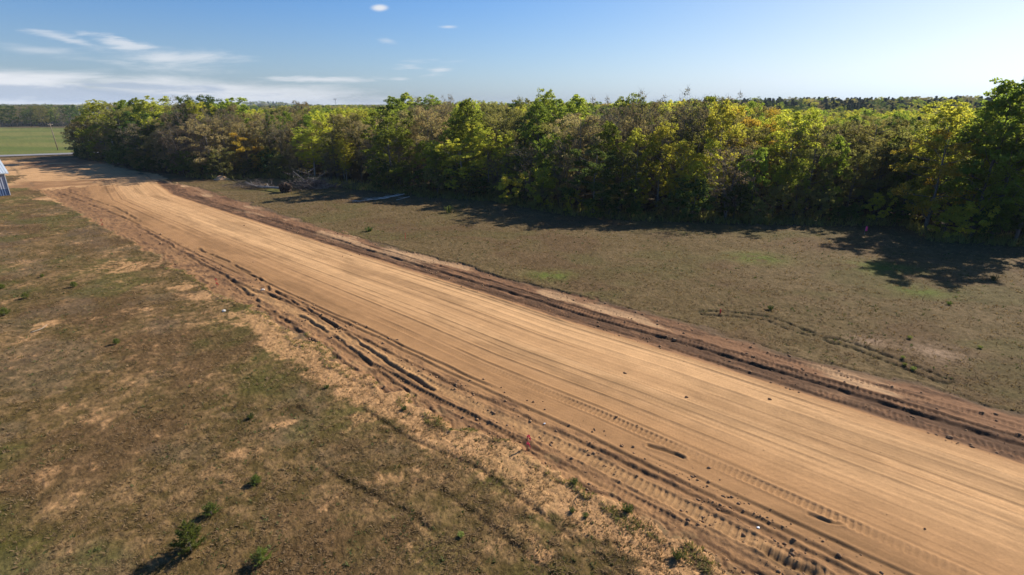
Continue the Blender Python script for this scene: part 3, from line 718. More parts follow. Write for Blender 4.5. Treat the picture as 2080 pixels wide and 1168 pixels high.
# the wood behind: one mass of instances of the same trees
def inside(px, py):
    return in_poly(FOREST, np.array([px]), np.array([py]))[0]
def background_wood():
    P = []; K = []; SC = []; RO = []
    kinds = list(FORMS.keys())
    protoidx = []; base = {}
    for k in kinds:
        base[k] = len(protoidx)
        for v in range(len(FORMS[k])): protoidx.append((k, v))
    rg = random.Random(5)
    def put(x, y, h, kd, wmul=1.0):
        z = float(hill(np.array([x]), np.array([y]))[0])
        v = rg.randrange(len(FORMS[kd])); s = h / PH[kd]
        P.append((x, y, z - .05)); K.append(base[kd] + v); w = s * rg.uniform(.9, 1.2) * wmul
        SC.append((w, w, s)); RO.append((0, 0, rg.uniform(0, 6.28)))
    d = -4
    for row in range(4, 34):
        depth = 15.5 + (row - 4) * 4.6
        d = -2
        while d < LEN + 26:
            dd = d + rg.uniform(-1.5, 1.5)
            x, y = edge_at(min(max(dd, 0), LEN), depth + rg.uniform(-1.6, 1.6)); x += max(0, dd - LEN)
            d += 4.7 * rg.uniform(.85, 1.2)
            if x < -.775 * y: continue
            u, v = proj(x, y, 12)
            if u > 2260: continue
            h = rg.uniform(10.2, 13.3)
            if 480 < u < 790: h = min(h, 12.4)
            elif 820 < u < 1530 and rg.random() < .35: h = rg.uniform(13.0, 15.0)
            elif 1530 < u < 1930: h = rg.uniform(10, 12.4)
            elif u < 480: h += rg.uniform(0, 1.8)
            if u > 1240 and rg.random() < .08: put(x, y, h + .8, 'pine_tree'); continue
            random.seed(int(x * 131 + y * 17) & 0xffff)
            put(x, y, h, kind_at(u, 9, x, y))
    # off-frame trees to the right of the picture that shade the field corner
    for i in range(46):
        x, y = edge_at(LEN, 0); x += 1.5 + i % 12 * 4.0; y += (i // 12) * 5 - (i % 12) * .8
        put(x, y, rg.uniform(9.5, 12.5), 'green_aspen')
    # farther ranges
    r = 235.0
    while r < 3200:
        sp = 5.2 * (1 + (r - 235) / 330)
        ang = -47.0
        while ang < 50:
            a = math.radians(ang + rg.uniform(-.3, .3)); rr = r * (1 + rg.uniform(-.012, .012))
            x = rr * math.sin(a); y = rr * math.cos(a)
            ang += math.degrees(sp / r) * rg.uniform(.8, 1.2)
            field = x < -.772 * y
            if field:
                lim = 560 if x < -.905 * y else 382
                if y < lim: continue
                h = rg.uniform(10.5, 14.0); random.seed(int(x * 7 + y)); kd = rg.choice(['green_oak', 'olive_oak', 'olive_oak', 'green_oak', 'green_aspen', 'brown_thin_tree'])
                put(x, y, h, kd, 1.0 + r / 1500); continue
            if x > -.775 * y and in_poly(FOREST, np.array([x]), np.array([y]))[0] and edge_depth_small(x, y): continue
            h = rg.uniform(10.5, 13.6) if r > 330 else rg.uniform(10, 12.6)
            u, v = proj(x, y, 10)
            pine = .1 if u < 1200 else (.72 if 330 < r else .2)
            if 500 < r and u < 1200: pine = .3
            kd = 'pine_tree' if rg.random() < pine else rg.choice(['green_aspen', 'yellow_green_aspen', 'olive_oak', 'green_oak', 'tan_oak'])
            put(x, y, h * (1.08 if kd == 'pine_tree' else 1), kd, 1.0 + r / 1400)
        r *= 1.026 if r < 700 else 1.05
    me = bpy.data.meshes.new('background_wood')
    n = len(P); me.vertices.add(n); me.vertices.foreach_set('co', np.array(P, np.float32).ravel())
    a = me.attributes.new('pick', 'INT', 'POINT'); a.data.foreach_set('value', np.array(K, np.int32))
    a = me.attributes.new('siz', 'FLOAT_VECTOR', 'POINT'); a.data.foreach_set('vector', np.array(SC, np.float32).ravel())
    a = me.attributes.new('rot', 'FLOAT_VECTOR', 'POINT'); a.data.foreach_set('vector', np.array(RO, np.float32).ravel())
    o = bpy.data.objects.new('background_wood', me); COL.objects.link(o)
    tag(o, 'green mixed wood receding to the skyline behind the nearer trees', 'woodland', kind='stuff')
    # one example object of each shape, found among the planted trees
    src = {}
    for ob in COL.objects:
        if ob.name.split('.')[0] in ('crown', 'trunk') and ob.parent: src.setdefault(ob.data.name, ob)
    ng = bpy.data.node_groups.new('woodland', 'GeometryNodeTree')
    ng.interface.new_socket('Geometry', in_out='INPUT', socket_type='NodeSocketGeometry'); ng.interface.new_socket('Geometry', in_out='OUTPUT', socket_type='NodeSocketGeometry')
    N = ng.nodes; L = ng.links
    gi = N.new('NodeGroupInput'); go = N.new('NodeGroupOutput')
    g2i = N.new('GeometryNodeGeometryToInstance')
    used = sorted(set(K)); remap = {}
    for i in reversed(range(len(protoidx))):      # multi-input sockets list the newest link first
        k, v = protoidx[i]; cm, tm = FORMS[k][v]
        if cm.name not in src:
            continue
        jn = N.new('GeometryNodeJoinGeometry')
        for mm in (cm, tm):
            oi = N.new('GeometryNodeObjectInfo'); oi.transform_space = 'ORIGINAL'; oi.inputs['Object'].default_value = src[mm.name]; oi.inputs['As Instance'].default_value = False
            L.new(oi.outputs['Geometry'], jn.inputs[0])
        gg = N.new('GeometryNodeGeometryToInstance'); L.new(jn.outputs[0], gg.inputs[0]); remap[i] = gg
    order = sorted(remap)
    sw = None
    allj = N.new('GeometryNodeJoinGeometry')
    for i in reversed(order): L.new(remap[i].outputs[0], allj.inputs[0])
    pick = {i: k for k, i in enumerate(order)}
    a = me.attributes['pick']; a.data.foreach_set('value', np.array([pick.get(q, q % len(order)) for q in K], np.int32))
    iop = N.new('GeometryNodeInstanceOnPoints'); iop.inputs['Pick Instance'].default_value = True
    def named(nm, t):
        x = N.new('GeometryNodeInputNamedAttribute'); x.data_type = t; x.inputs['Name'].default_value = nm; return x.outputs['Attribute']
    L.new(gi.outputs[0], iop.inputs['Points']); L.new(allj.outputs[0], iop.inputs['Instance'])
    L.new(named('pick', 'INT'), iop.inputs['Instance Index']); L.new(named('siz', 'FLOAT_VECTOR'), iop.inputs['Scale'])
    L.new(named('rot', 'FLOAT_VECTOR'), iop.inputs['Rotation']); L.new(iop.outputs[0], go.inputs[0])
    md = o.modifiers.new('woodland', 'NODES'); md.node_group = ng
    print('background trees', n, 'protos', len(order))
EV = EDGE
def edge_depth_small(x, y):
    """true where the parallel rows already planted the wood"""
    # depth along (.5,.866) from the edge line: test the point moved back 150 m
    return not inside(x - 150 * .5, y - 150 * .866) 
background_wood()
random.seed(99)

# ------------------------------------------------------------------ shed
def shed():
    def ribbed(name, col, rough, metal, axis):
        return plain(name, col, rough, metal, var=.06, scale=2)
    roofm = ribbed('pale_metal_roofing', (.55, .60, .62), .35, .3, 0); wallm = ribbed('blue_grey_siding', (.36, .38, .44), .5, .1, 0)
    wain = ribbed('dark_blue_siding', (.10, .15, .26), .5, .1, 0); trim = plain('pale_trim', (.60, .62, .62), .5)
    c1 = Vector((*un(20.5, 396.5), 0)); rz = math.radians(49)
    ob = empty('metal_shed', (c1.x, c1.y, 0), rz)   # local -x runs left along the front wall, +y runs back
    tag(ob, 'metal shed with pale ribbed roof and blue-grey walls at the left border', 'shed')
    Lx, Ly, eh = 18.0, 12.0, 3.75; slope = math.tan(math.radians(20))
    def corr(a, b, up, nrm, pitch, depth, n):
        pass
    def ribpanel(mb, p0, px, py, wid, hei, nrm, pitch=.30, dep=.03):
        """trapezoid ribbed sheet from p0 spanning px*wid by py*hei"""
        xs = []
        k = int(wid / pitch)
        for i in range(k + 1):
            b = i * pitch
            for q, hh in ((0, 0), (pitch * .62, 0), (pitch * .72, dep), (pitch * .90, dep)):
                if b + q <= wid: xs.append((b + q, hh))
        xs.append((wid, 0)); V = []; F = []
        for (q, hh) in xs:
            for e in (0, hei):
                for off in (0, -.03):
                    V.append(tuple(p0 + px * q + py * e + nrm * (hh if off == 0 else off)))
        for i in range(len(xs) - 1):
            a = i * 4
            F += [[a, a + 4, a + 6, a + 2], [a + 1, a + 3, a + 7, a + 5], [a, a + 1, a + 5, a + 4], [a + 2, a + 6, a + 7, a + 3]]
        F += [[0, 2, 3, 1], [len(xs) * 4 - 4, len(xs) * 4 - 3, len(xs) * 4 - 1, len(xs) * 4 - 2]]
        mb.add(V, F)
    X = Vector((-1, 0, 0)); Y = Vector((0, 1, 0)); Z = Vector((0, 0, 1))
    mb = MB(); ribpanel(mb, Vector((0, 0, 1.05)), X, Z, Lx, eh - 1.05, -Y); ribpanel(mb, Vector((0, 0, 1.05)), Y, Z, Ly, eh - 1.05, -X * -1)
    ribpanel(mb, Vector((-Lx, 0, .0)), Y, Z, Ly, eh, X); ribpanel(mb, Vector((-Lx, Ly, 0)), -X, Z, Lx, eh, Y)
    rh = Ly / 2 * slope
    for x in (-.02, -Lx + .02):
        mb.add([(x, 0, eh), (x, Ly, eh), (x, Ly / 2, eh + rh), (x - .04, 0, eh), (x - .04, Ly, eh), (x - .04, Ly / 2, eh + rh)], [[0, 1, 2], [3, 5, 4], [0, 2, 5, 3], [1, 4, 5, 2], [0, 3, 4, 1]])
    mb.build('wall', wallm, ob)
    mb = MB(); ribpanel(mb, Vector((.02, -.02, 0)), X, Z, Lx, 1.02, -Y); ribpanel(mb, Vector((.02, -.02, 0)), Y, Z, Ly, 1.02, X * -1 * -1)
    mb.build('lower_siding', wain, ob)
    ov = .55; sl = Vector((0, math.cos(math.radians(20)), math.sin(math.radians(20)))); nn = Vector((0, -math.sin(math.radians(20)), math.cos(math.radians(20))))
    run = (Ly / 2 + ov) / math.cos(math.radians(20))
    p = Vector((ov, -ov, eh + .06 - ov * slope)); mb = MB(); ribpanel(mb, p, X, sl, Lx + 2 * ov, run, nn, .32, .035)
    sl2 = Vector((0, -sl.y, sl.z)); nn2 = Vector((0, -nn.y, nn.z)); p = Vector((ov, Ly + ov, eh + .06 - ov * slope)); ribpanel(mb, p, X, sl2, Lx + 2 * ov, run, nn2, .32, .035)
    rf = mb.build('roof', roofm, ob)
    mb = MB(); mb.box((-Lx / 2, Ly / 2, eh + rh + .16), (Lx + 2 * ov, .34, .05)); mb.build('ridge_cap', trim, rf)
    mb = MB(); mb.box((-Lx / 2, -ov - .03, eh - ov * slope + .0), (Lx + 2 * ov, .05, .16)); mb.build('eave_trim', trim, rf)
    mb = MB(); mb.box((.045, -.045, eh / 2), (.09, .09, eh - .02)); mb.build('corner_trim', trim, ob)
shed()

# ------------------------------------------------------------------ poles, mast
def utility_pole(u, vb, vt, lean, label, mat, arms=True, r=.13):
    x, y = un(u, vb); h = height_for(x, y, vt)
    o = empty('utility_pole', (x, y, ground_z(x, y))); tag(o, label, 'pole')
    o.rotation_euler = (0, math.radians(lean), 0)
    mb = MB(); mb.tube([(0, 0, -.4), (0, 0, h * .5), (0, 0, h)], [r, r * .85, r * .65], 10); mb.build('shaft', MAT[mat], o, True)
    if arms:
        mb = MB(); mb.box((0, 0, h - .5), (.10, 1.9, .10)); a = mb.build('crossarm', MAT['pole'], o)
        for yy in (-.85, .0, .85):
            mb = MB(); mb.tube([(0, yy, h - .45), (0, yy, h - .36), (0, yy, h - .30), (0, yy, h - .24)], [.03, .06, .035, .05], 8); mb.build('insulator', MAT['stone'], a)
utility_pole(118, 305.5, 250, -3, 'weathered wooden utility pole leaning slightly at the pasture beyond the paved road', 'pole', True, .14)
utility_pole(240.5, 333, 282, -3, 'pale bare pole leaning left at the foot of the wood on the dark sand', 'whitepole', False, .17)

def mast():
    x, y = 920 * math.tan(math.atan((682 - 1040) / (FPX * 1.055))), 920.0
    z0 = float(hill(np.array([x]), np.array([y]))[0]); h = height_for(x, y, 199.5, z0)
    o = empty('communication_mast', (x, y, z0)); tag(o, 'distant slim communication mast rising over the skyline left of centre', 'mast')
    mb = MB()
    for k in range(3):
        a = k * 2.094; mb.tube([(1.0 * math.cos(a), 1.0 * math.sin(a), 0), (.55 * math.cos(a), .55 * math.sin(a), h)], .12, 5)
    for i in range(int(h / 1.4)):
        z = i * 1.4
        for k in range(3):
            a = k * 2.094; b = a + 2.094; r0 = 1 - .45 * z / h
            mb.tube([(r0 * math.cos(a), r0 * math.sin(a), z), (r0 * math.cos(b), r0 * math.sin(b), z + 1.3)], .05, 3)
    mb.build('lattice_tower', MAT['steel'], o)
    mb = MB(); mb.tube([(0, 0, h - 2.2), (0, 0, h - 2.0)], 2.0, 12); pl = mb.build('antenna_platform', MAT['steel'], o)
    for k in range(9):
        a = k * .698; mb = MB(); mb.box((2.1 * math.cos(a), 2.1 * math.sin(a), h - 1.5), (.25, .35, 2.2), a); mb.build('antenna', MAT['whitepole'], pl)
mast()

# ------------------------------------------------------------------ brush piles, logs, mound
def branches(mb, cx, cy, n, L, spread, seed, flat=.5, r=.035, direction=None, zb=0.0):
    R = random.Random(seed)
    for i in range(n):
        a = R.uniform(0, 6.28) if direction is None else direction + R.gauss(0, .5)
        l = L * R.uniform(.4, 1.1); px = cx + R.gauss(0, spread[0]); py = cy + R.gauss(0, spread[1]); pz = zb + abs(R.gauss(0, flat))
        dz = R.uniform(-.15, .55); p = [(px, py, pz)]; rr = r * R.uniform(.35, 1.2)
        for k in range(3):
            a += R.uniform(-.35, .35); px += math.cos(a) * l / 3; py += math.sin(a) * l / 3; pz = max(.03, pz + dz * l / 3 + R.uniform(-.1, .1)); p.append((px, py, pz))
        mb.tube(p, [rr, rr * .8, rr * .5, rr * .2], 4, cap=False)
        for k in (1, 2, 3):
            for _ in range(2):
                q = p[k]; b = a + R.choice((-1, 1)) * R.uniform(.4, 1.1)
                mb.tube([q, (q[0] + math.cos(b) * .5, q[1] + math.sin(b) * .5, max(.02, q[2] + R.uniform(-.1, .4)))], [rr * .4, rr * .12], 3, cap=False)
def felled_tree():
    x, y = un(580, 391); o = empty('felled_tree', (x, y, ground_z(x, y))); tag(o, 'uprooted tree lying on the grass with dark root ball and grey crown to the left', 'felled tree')
    cx, cy = un(515, 382)
    dx, dy = cx - x, cy - y; L = math.hypot(dx, dy); a = math.atan2(dy, dx)
    mb = MB(); mb.tube([(0, 0, .7), (dx * .3, dy * .3, .55), (dx * .7, dy * .7, .45), (dx, dy, .5)], [.24, .20, .13, .06], 8)
    for k in range(14):
        R = random.Random(k); t = R.uniform(.35, .95); b = a + R.choice((-1, 1)) * R.uniform(.15, .7); l = R.uniform(1.4, 3)
        mb.tube([(dx * t, dy * t, .5), (dx * t + math.cos(b) * l * .5, dy * t + math.sin(b) * l * .5, R.uniform(.3, .8)), (dx * t + math.cos(b) * l, dy * t + math.sin(b) * l, R.uniform(.2, 1.3))], [.07, .05, .02], 5)
    mb.build('stem', MAT['deadwood'], o, True)
    mb = MB(); branches(mb, dx * .95, dy * .95, 170, 2.0, (1.9, .9), 3, .35, .030, a); mb.build('dead_crown', MAT['deadgrey'], o)
    mb = MB()
    for k in range(16):
        R = random.Random(100 + k); mb.lump((R.uniform(-.7, .7), R.uniform(-.6, .6), R.uniform(.2, 1.2)), (R.uniform(.3, .6),) * 3, k, 2)
    for k in range(60):
        R = random.Random(k); b = R.uniform(-2.2, 2.2) + a + math.pi; e = R.uniform(-.2, 1.2); l = R.uniform(.8, 1.6)
        mb.tube([(0, 0, .7), (math.cos(b) * l * .6, math.sin(b) * l * .6, .7 + e * .4), (math.cos(b) * l, math.sin(b) * l, max(.05, .7 + e * .9))], [.09, .05, .015], 4, cap=False)
    mb.build('root_ball', MAT['root'], o)
felled_tree()
def brush_pile():
    x, y = un(632, 383); o = empty('brush_pile', (x, y, ground_z(x, y))); tag(o, 'tall heap of grey and pinkish cut branches before the bright green aspens', 'brush pile')
    mb = MB(); branches(mb, 0, .3, 230, 2.2, (1.4, .9), 11, .8, .05); mb.build('branches', MAT['deadgrey'], o)
    mb = MB(); branches(mb, .3, .5, 60, 2.2, (.9, .5), 12, 1.1, .035); branches(mb, 1.8, -.6, 26, 1.6, (.6, .4), 13, .2, .05)
    mb.build('pale_branches', MAT['deadwood'], o)
    mb = MB(); mb.tube([(-.3, -.2, .9), (-1.9, .3, 2.1), (-3.1, .6, 3.0)], [.07, .055, .03], 6); mb.tube([(.9, -.4, .6), (.8, -.5, 1.3), (.8, -.5, 1.8)], [.09, .08, .07], 6); mb.build('pole_wood', MAT['deadwood'], o, True)
brush_pile()
def small_pile():
    x, y = un(694, 381); o = MB(); branches(o, 0, 0, 70, 1.8, (1.6, .7), 31, .25, .035)
    ob = o.build('branch_litter', MAT['deadgrey']); ob.location = (x, y, ground_z(x, y)); tag(ob, 'low dark scatter of branches in the shade right of the tall brush heap', 'branches')
small_pile()
def log(u0, v0, u1, v1, r, label, seed, twigs=0):
    x0, y0 = un(u0, v0); x1, y1 = un(u1, v1); z = ground_z(x0, y0); R = random.Random(seed)
    mb = MB(); dx, dy = x1 - x0, y1 - y0; L = math.hypot(dx, dy); nx, ny = -dy / L, dx / L
    pts = []
    for i in range(7):
        t = i / 6; w = R.uniform(-.12, .12); pts.append((dx * t + nx * w, dy * t + ny * w, r * .8 + .04 * R.random()))
    mb.tube(pts, [r * (1 - .55 * i / 6) for i in range(7)], 8)
    a = math.atan2(dy, dx)
    for k in range(twigs):
        t = R.uniform(.1, 1); b = a + R.choice((-1, 1)) * R.uniform(.2, .9); l = R.uniform(.6, 2.0)
        mb.tube([(dx * t, dy * t, r), (dx * t + math.cos(b) * l * .5, dy * t + math.sin(b) * l * .5, r + .1), (dx * t + math.cos(b) * l, dy * t + math.sin(b) * l, r + R.uniform(-.05, .3))], [r * .35, r * .25, r * .1], 4)
    o = mb.build('felled_log', MAT['birchlog'], smooth=True); o.location = (x0, y0, z); tag(o, label, 'log', 'white felled logs beside the wood')
MAT['birchlog'] = plain('white_birch_bark', (.66, .62, .56), .75, var=.3, scale=3)
log(790, 403, 726, 410, .06, 'twiggy white birch top lying at the left end of the white logs', 1, 26)
log(812, 398, 762, 407, .09, 'thick white birch log in the middle of the white logs', 2, 8)
log(824, 395.5, 803, 400, .11, 'short white log nearest the forest shadow', 3, 2)
log(832, 400.5, 806, 407, .06, 'thin straight tan log lying nearer the camera right of the white logs', 4, 1)

def mound(u, v, r, h, label, mat='sandm', seed=1):
    x, y = un(u, v); n = 20; V = [(0, 0, h)]; F = []
    R = random.Random(seed)
    for i in range(1, 7):
        for j in range(n):
            a = 2 * math.pi * j / n; q = i / 6; k = 1 + .15 * math.sin(3 * a + seed) + .08 * R.uniform(-1, 1)
            V.append((math.cos(a) * r * q * k, math.sin(a) * r * q * k * .8, h * (1 - q * q) ** 1.2 * R.uniform(.85, 1.1) - (.06 if i == 6 else 0)))
    for j in range(n): F.append([0, 1 + j, 1 + (j + 1) % n])
    for i in range(5):
        for j in range(n):
            F.append([1 + i * n + j, 1 + (i + 1) * n + j, 1 + (i + 1) * n + (j + 1) % n, 1 + i * n + (j + 1) % n])
    mb = MB(); mb.add(V, F); o = mb.build('earth_mound', MAT[mat], smooth=True); o.location = (x, y, ground_z(x, y)); tag(o, label, 'mound')
mound(449, 364.5, 1.5, .75, 'small orange sand mound at the foot of the wood')

# ------------------------------------------------------------------ survey stakes
def stake(u, vb, h, lean, tape, label, seed=1, side=1):
    x, y = un(u, vb); z = ground_z(x, y); o = empty('survey_stake', (x, y, z - .02), random.uniform(-.4, .4)); tag(o, label, 'survey stake')
    o.rotation_euler = (math.radians(lean), math.radians(lean * .5), .3 * seed)
    mb = MB(); mb.box((0, 0, h / 2 - .05), (.038, .018, h + .1)); mb.build('lath', MAT['lath'], o)
    R = random.Random(seed); mb = MB()
    for zz in (h * .93, h * .48):
        mb.tube([(0, 0, zz - .035), (0, 0, zz + .035)], .035, 8)
        for k in range(3):
            a = R.uniform(0, 6.28); p = []; V = []; l = R.uniform(.16, .26)
            for i in range(6):
                t = i / 5; px = (.035 + l * .55 * t) * side; pz = zz - l * t * t + .04 * math.sin(t * 5 + k); py = .05 * math.sin(t * 6 + a)
                w = .030
                V += [(px, py, pz - w), (px, py + .006, pz + w)]
            F = [[2 * i, 2 * i + 2, 2 * i + 3, 2 * i + 1] for i in range(5)]
            nV = len(V); V += [(q[0], q[1] + .006, q[2]) for q in V]; F += [[c + nV for c in f][::-1] for f in F]
            mb.add(V, F)
    mb.build('ribbon', MAT[tape], o)
stake(1070, 911, .82, 3, 'pink', 'wooden survey stake with two pink ribbons at the near edge of the dirt', 1)
stake(210, 465, 1.15, 4, 'redtape', 'survey stake with faded red ribbons at the far left edge of the dirt', 2, -1)
stake(441, 582, .75, -4, 'redtape', 'short survey stake with red ribbon at the dirt edge in left grass', 3)
stake(1463, 637, .42, 0, 'redtape', 'short red-ribboned stake between the dark tyre prints in the right field', 4)
stake(823, 487, .75, 2, 'redtape', 'short red-ribboned stake in the far grass beyond the road', 5)
def wire_flag():
    x, y = un(1755, 478); z = ground_z(x, y); o = empty('marker_flag', (x, y, z)); tag(o, 'bright pink marker flag in front of the forest shadow', 'marker flag')
    mb = MB(); mb.tube([(0, 0, -.05), (.02, 0, 1.0)], .012, 5); mb.build('wire', MAT['steel'], o)
    V = []; F = []
    for i in range(6):
        t = i / 5
        for e in (0, 1): V += [(.03 + .20 * t, .04 * math.sin(4 * t), .45 + .52 * e), (.03 + .20 * t, .04 * math.sin(4 * t) + .005, .45 + .52 * e)]
    for i in range(5):
        a = i * 4; F += [[a, a + 4, a + 6, a + 2], [a + 1, a + 3, a + 7, a + 5], [a + 2, a + 6, a + 7, a + 3], [a, a + 1, a + 5, a + 4]]
    mb = MB(); mb.add(V, F); mb.build('flag', MAT['hotpink'], o)
MAT['hotpink'] = plain('bright_pink_plastic', (.95, .06, .22), .5, var=.05)
wire_flag()

# ------------------------------------------------------------------ small pines, shrubs and plants
def needle_pine(name, H, W, seed, mat='pine'):
    R = np.random.default_rng(seed); rr = random.Random(seed); tb = MB()
    tb.tube([(0, 0, -.05), (.02, .01, H * .5), (0, 0, H)], [.022 * H ** .5, .014, .005], 6)
    P = []; 
    nw = max(5, int(H * 7))
    for i in range(nw):
        z = H * (.08 + .88 * i / nw); w = W / 2 * (1 - (z / H) ** 1.3) * rr.uniform(.75, 1.2) + .05
        for k in range(7):
            th = k * .898 + i * .7 + rr.uniform(-.3, .3); e = (math.cos(th) * w, math.sin(th) * w, z + w * rr.uniform(.35, .9))
            tb.tube([(0, 0, z), (e[0] * .5, e[1] * .5, z + (e[2] - z) * .35), e], [.008, .006, .003], 3, cap=False)
            m = max(4, int(w * 26))
            for q in range(m):
                t = .25 + .8 * q / m; P.append((e[0] * t, e[1] * t, z + (e[2] - z) * t ** 1.4, math.cos(th), math.sin(th)))
    P += [(0, 0, H * (1 + .02 * k), 0, 0) for k in range(4)]
    P = np.array(P); per = 5; ci = np.repeat(np.arange(len(P)), per); K = len(ci)
    d = R.normal(size=(K, 3)) * .75 + np.stack([P[ci, 3], P[ci, 4], np.full(K, .8)], 1); d /= np.linalg.norm(d, axis=1)[:, None]
    s = np.cross(d, R.normal(size=(K, 3))); s /= np.linalg.norm(s, axis=1)[:, None]
    ln = (.05 + .07 * R.random(K))[:, None] * (.8 + .3 * H); wd = .009 * (1 + .4 * H)
    b = P[ci, :3] + R.normal(size=(K, 3)) * .012
    V = np.stack([b - s * wd, b + s * wd, b + d * ln + s * wd * .3, b + d * ln - s * wd * .3], 1).reshape(-1, 3)
    cr = mk('foliage', V, np.arange(K * 4).reshape(-1, 4), LEAF[mat], attrs={'tint': np.repeat(R.random(len(P))[ci], 4)}, parent='none')
    return cr.data, tb.build('stem', MAT['bark'], link=False).data
def place_plant(proto, name, u, v, s, label, cat, group=None):
    x, y = un(u, v); o = empty(name, (x, y, ground_z(x, y) - .01), random.uniform(0, 6.28)); o.scale = (s, s, s)
    for nm, d in zip(('foliage', 'stem'), proto):
        c = bpy.data.objects.new(nm, d); COL.objects.link(c); c.parent = o
    tag(o, label, cat, group)
pA = needle_pine('p', 1.15, .95, 1); pB = needle_pine('p', .62, .62, 2); pC = needle_pine('p', .45, .5, 3)
GP = 'pine seedlings in the near field'
place_plant(pA, 'pine_seedling', 388, 1118, 1.0, 'largest bushy pine seedling in the near field', 'pine seedling', GP)
place_plant(pB, 'pine_seedling', 430, 1044, .75, 'small pine seedling just above and right of the largest one', 'pine seedling', GP)
place_plant(pB, 'pine_seedling', 533, 1142, .8, 'spreading pine seedling at the bottom right of the largest one', 'pine seedling', GP)
place_plant(pC, 'pine_seedling', 520, 982, .8, 'tiny pine seedling on bare ground above the other near seedlings', 'pine seedling', GP)
place_plant(pC, 'pine_seedling', 151, 583, .95, 'low pine seedling in the middle of the left field', 'pine seedling', GP)
place_plant(pC, 'pine_seedling', 86, 563, .6, 'faint small seedling left of the mid-field one', 'pine seedling', GP)
place_plant(pB, 'pine_seedling', 52, 606, .7, 'slender seedling leaning in the left field below two others', 'pine seedling', GP)
place_plant(pB, 'pine_seedling', 10, 640, .9, 'dark green seedling lowest at the left border', 'pine seedling', GP)
place_plant(pC, 'pine_seedling', 5, 586, .8, 'dark green seedling upper at the left border', 'pine seedling', GP)
place_plant(pC, 'pine_seedling', 237, 699, .75, 'single upright pine seedling with long shadow in the left field', 'pine seedling', GP)
def weed_clump(h, w, seed, mat='weed', n=60):
    R = np.random.default_rng(seed); K = n
    a = R.random(K) * 6.28; q = R.random(K) ** .6 * w / 2
    b = np.stack([np.cos(a) * q * .5, np.sin(a) * q * .5, np.zeros(K)], 1); e = np.stack([np.cos(a) * q, np.sin(a) * q, h * (.4 + .6 * R.random(K))], 1)
    s = np.stack([-np.sin(a), np.cos(a), np.zeros(K)], 1) * .022
    V = [b - s * .6, b + s * .6, e + s, e - s]; V = np.stack(V, 1).reshape(-1, 3)
    c, r = leaves(e, np.full(K, .05), 4, .06, R)[0:2]
    F = np.vstack([np.arange(K * 4).reshape(-1, 4), r + K * 4]); V = np.vstack([V, c]); V[:, 2] = np.maximum(V[:, 2], 0)
    o = mk('foliage', V, F, LEAF[mat], attrs={'tint': R.random(len(V))}, parent='none')
    tb = MB()
    for k in range(5): tb.tube([(0, 0, -.03), (e[k][0] * .4, e[k][1] * .4, e[k][2] * .6), tuple(e[k])], [.008, .006, .003], 4)
    return o.data, tb.build('stem', MAT['bark'], link=False).data
w1 = weed_clump(.55, .9, 1); w2 = weed_clump(.35, .6, 2); w3 = weed_clump(.3, .5, 3, 'paleweed'); w4 = weed_clump(.5, 1.0, 4, 'darkweed' if 'darkweed' in LEAF else 'darkgreen', 90)
place_plant(w4, 'low_shrub', 750, 469, 1.0, 'dark low shrub alone in the grass beyond the road', 'shrub')
place_plant(w1, 'sapling', 912, 431, 1.7, 'slim green sapling in the grass below the mid-wood edge', 'sapling')
place_plant(w1, 'weed', 2018, 571, .8, 'upright green weed near the right border beyond the big shadow', 'weed')
place_plant(w4, 'low_shrub', 1928, 618, .45, 'small dark shrub in the right field', 'shrub')
place_plant(w2, 'dead_weed', 1565, 627, .8, 'brown dry weed clump above the dark tyre prints', 'weed')
GW = 'pale yellow weeds in the right field'
for (u, v, s, l) in [(1848, 688, .6, 'pale yellow weed topmost of the patch in the right field'), (1990, 708, .6, 'pale yellow weed nearest the right border'), (1834, 728, .5, 'pale yellow weed beside the end of the far tyre prints'), (1837, 741, .5, 'pale yellow weed just below the tyre print end'), (1855, 750, .65, 'bright yellow-green weed lowest of the field patch'), (936, 1090, .5, 'pale yellow rosette weed in the near field bottom centre')]:
    place_plant(w3, 'yellow_weed', u, v, s, l, 'weed', GW if u > 1000 else None)
for (u, v, s, l) in [(1166, 982, .55, 'round green weed on sand by the near dirt edge'), (1189, 1050, .4, 'tiny bright green weed right of the curved twigs'), (1162, 1040, .4, 'tiny green weed left of the curved twigs'), (1275, 1040, .7, 'green-grey weed on the bank of the dirt edge'), (1375, 1134, .7, 'grey-green spiky weed on the sand at the bottom'), (821, 833, .5, 'grey weed cushion on the bare sand patch'), (664, 788, .5, 'yellow-green weed at the top of the sand patch'), (510, 850, .6, 'bright green grass tuft in the middle of the near field')]:
    place_plant(w2, 'weed', u, v, s, l, 'weed')

# ------------------------------------------------------------------ stones, sticks, litter
def bit(name, u, v, r, mat, label, cat, seed=1, squash=.6):
    x, y = un(u, v); mb = MB(); mb.lump((0, 0, r * squash * .6), (r, r * .8, r * squash), seed, 2); o = mb.build(name, MAT[mat], smooth=False); o.location = (x, y, ground_z(x, y)); tag(o, label, cat)
bit('stone', 455, 633, .15, 'stone', 'pale stone lying in the left field near the dirt edge', 'stone', 1)
bit('litter', 1540, 1071, .06, 'paper', 'white scrap lying in the rut near the bottom right', 'litter', 2, .35)
bit('stone', 1106, 861, .05, 'paper', 'small white stone beside the rut above the pink stake', 'stone', 3)
bit('stone', 534, 590, .14, 'stone', 'white stone at the fork of the ruts, mid left', 'stone', 4)
bit('soil_clod', 1252, 848, .07, 'clod', 'brown soil clod on the smooth dirt right of centre', 'clod', 5)
bit('soil_clod', 1928, 888, .15, 'clod', 'big dark clod on the far dirt edge near the right border', 'clod', 6)
bit('soil_clod', 1370, 690, .16, 'clod', 'big dark clod in the torn soil along the far edge', 'clod', 7)
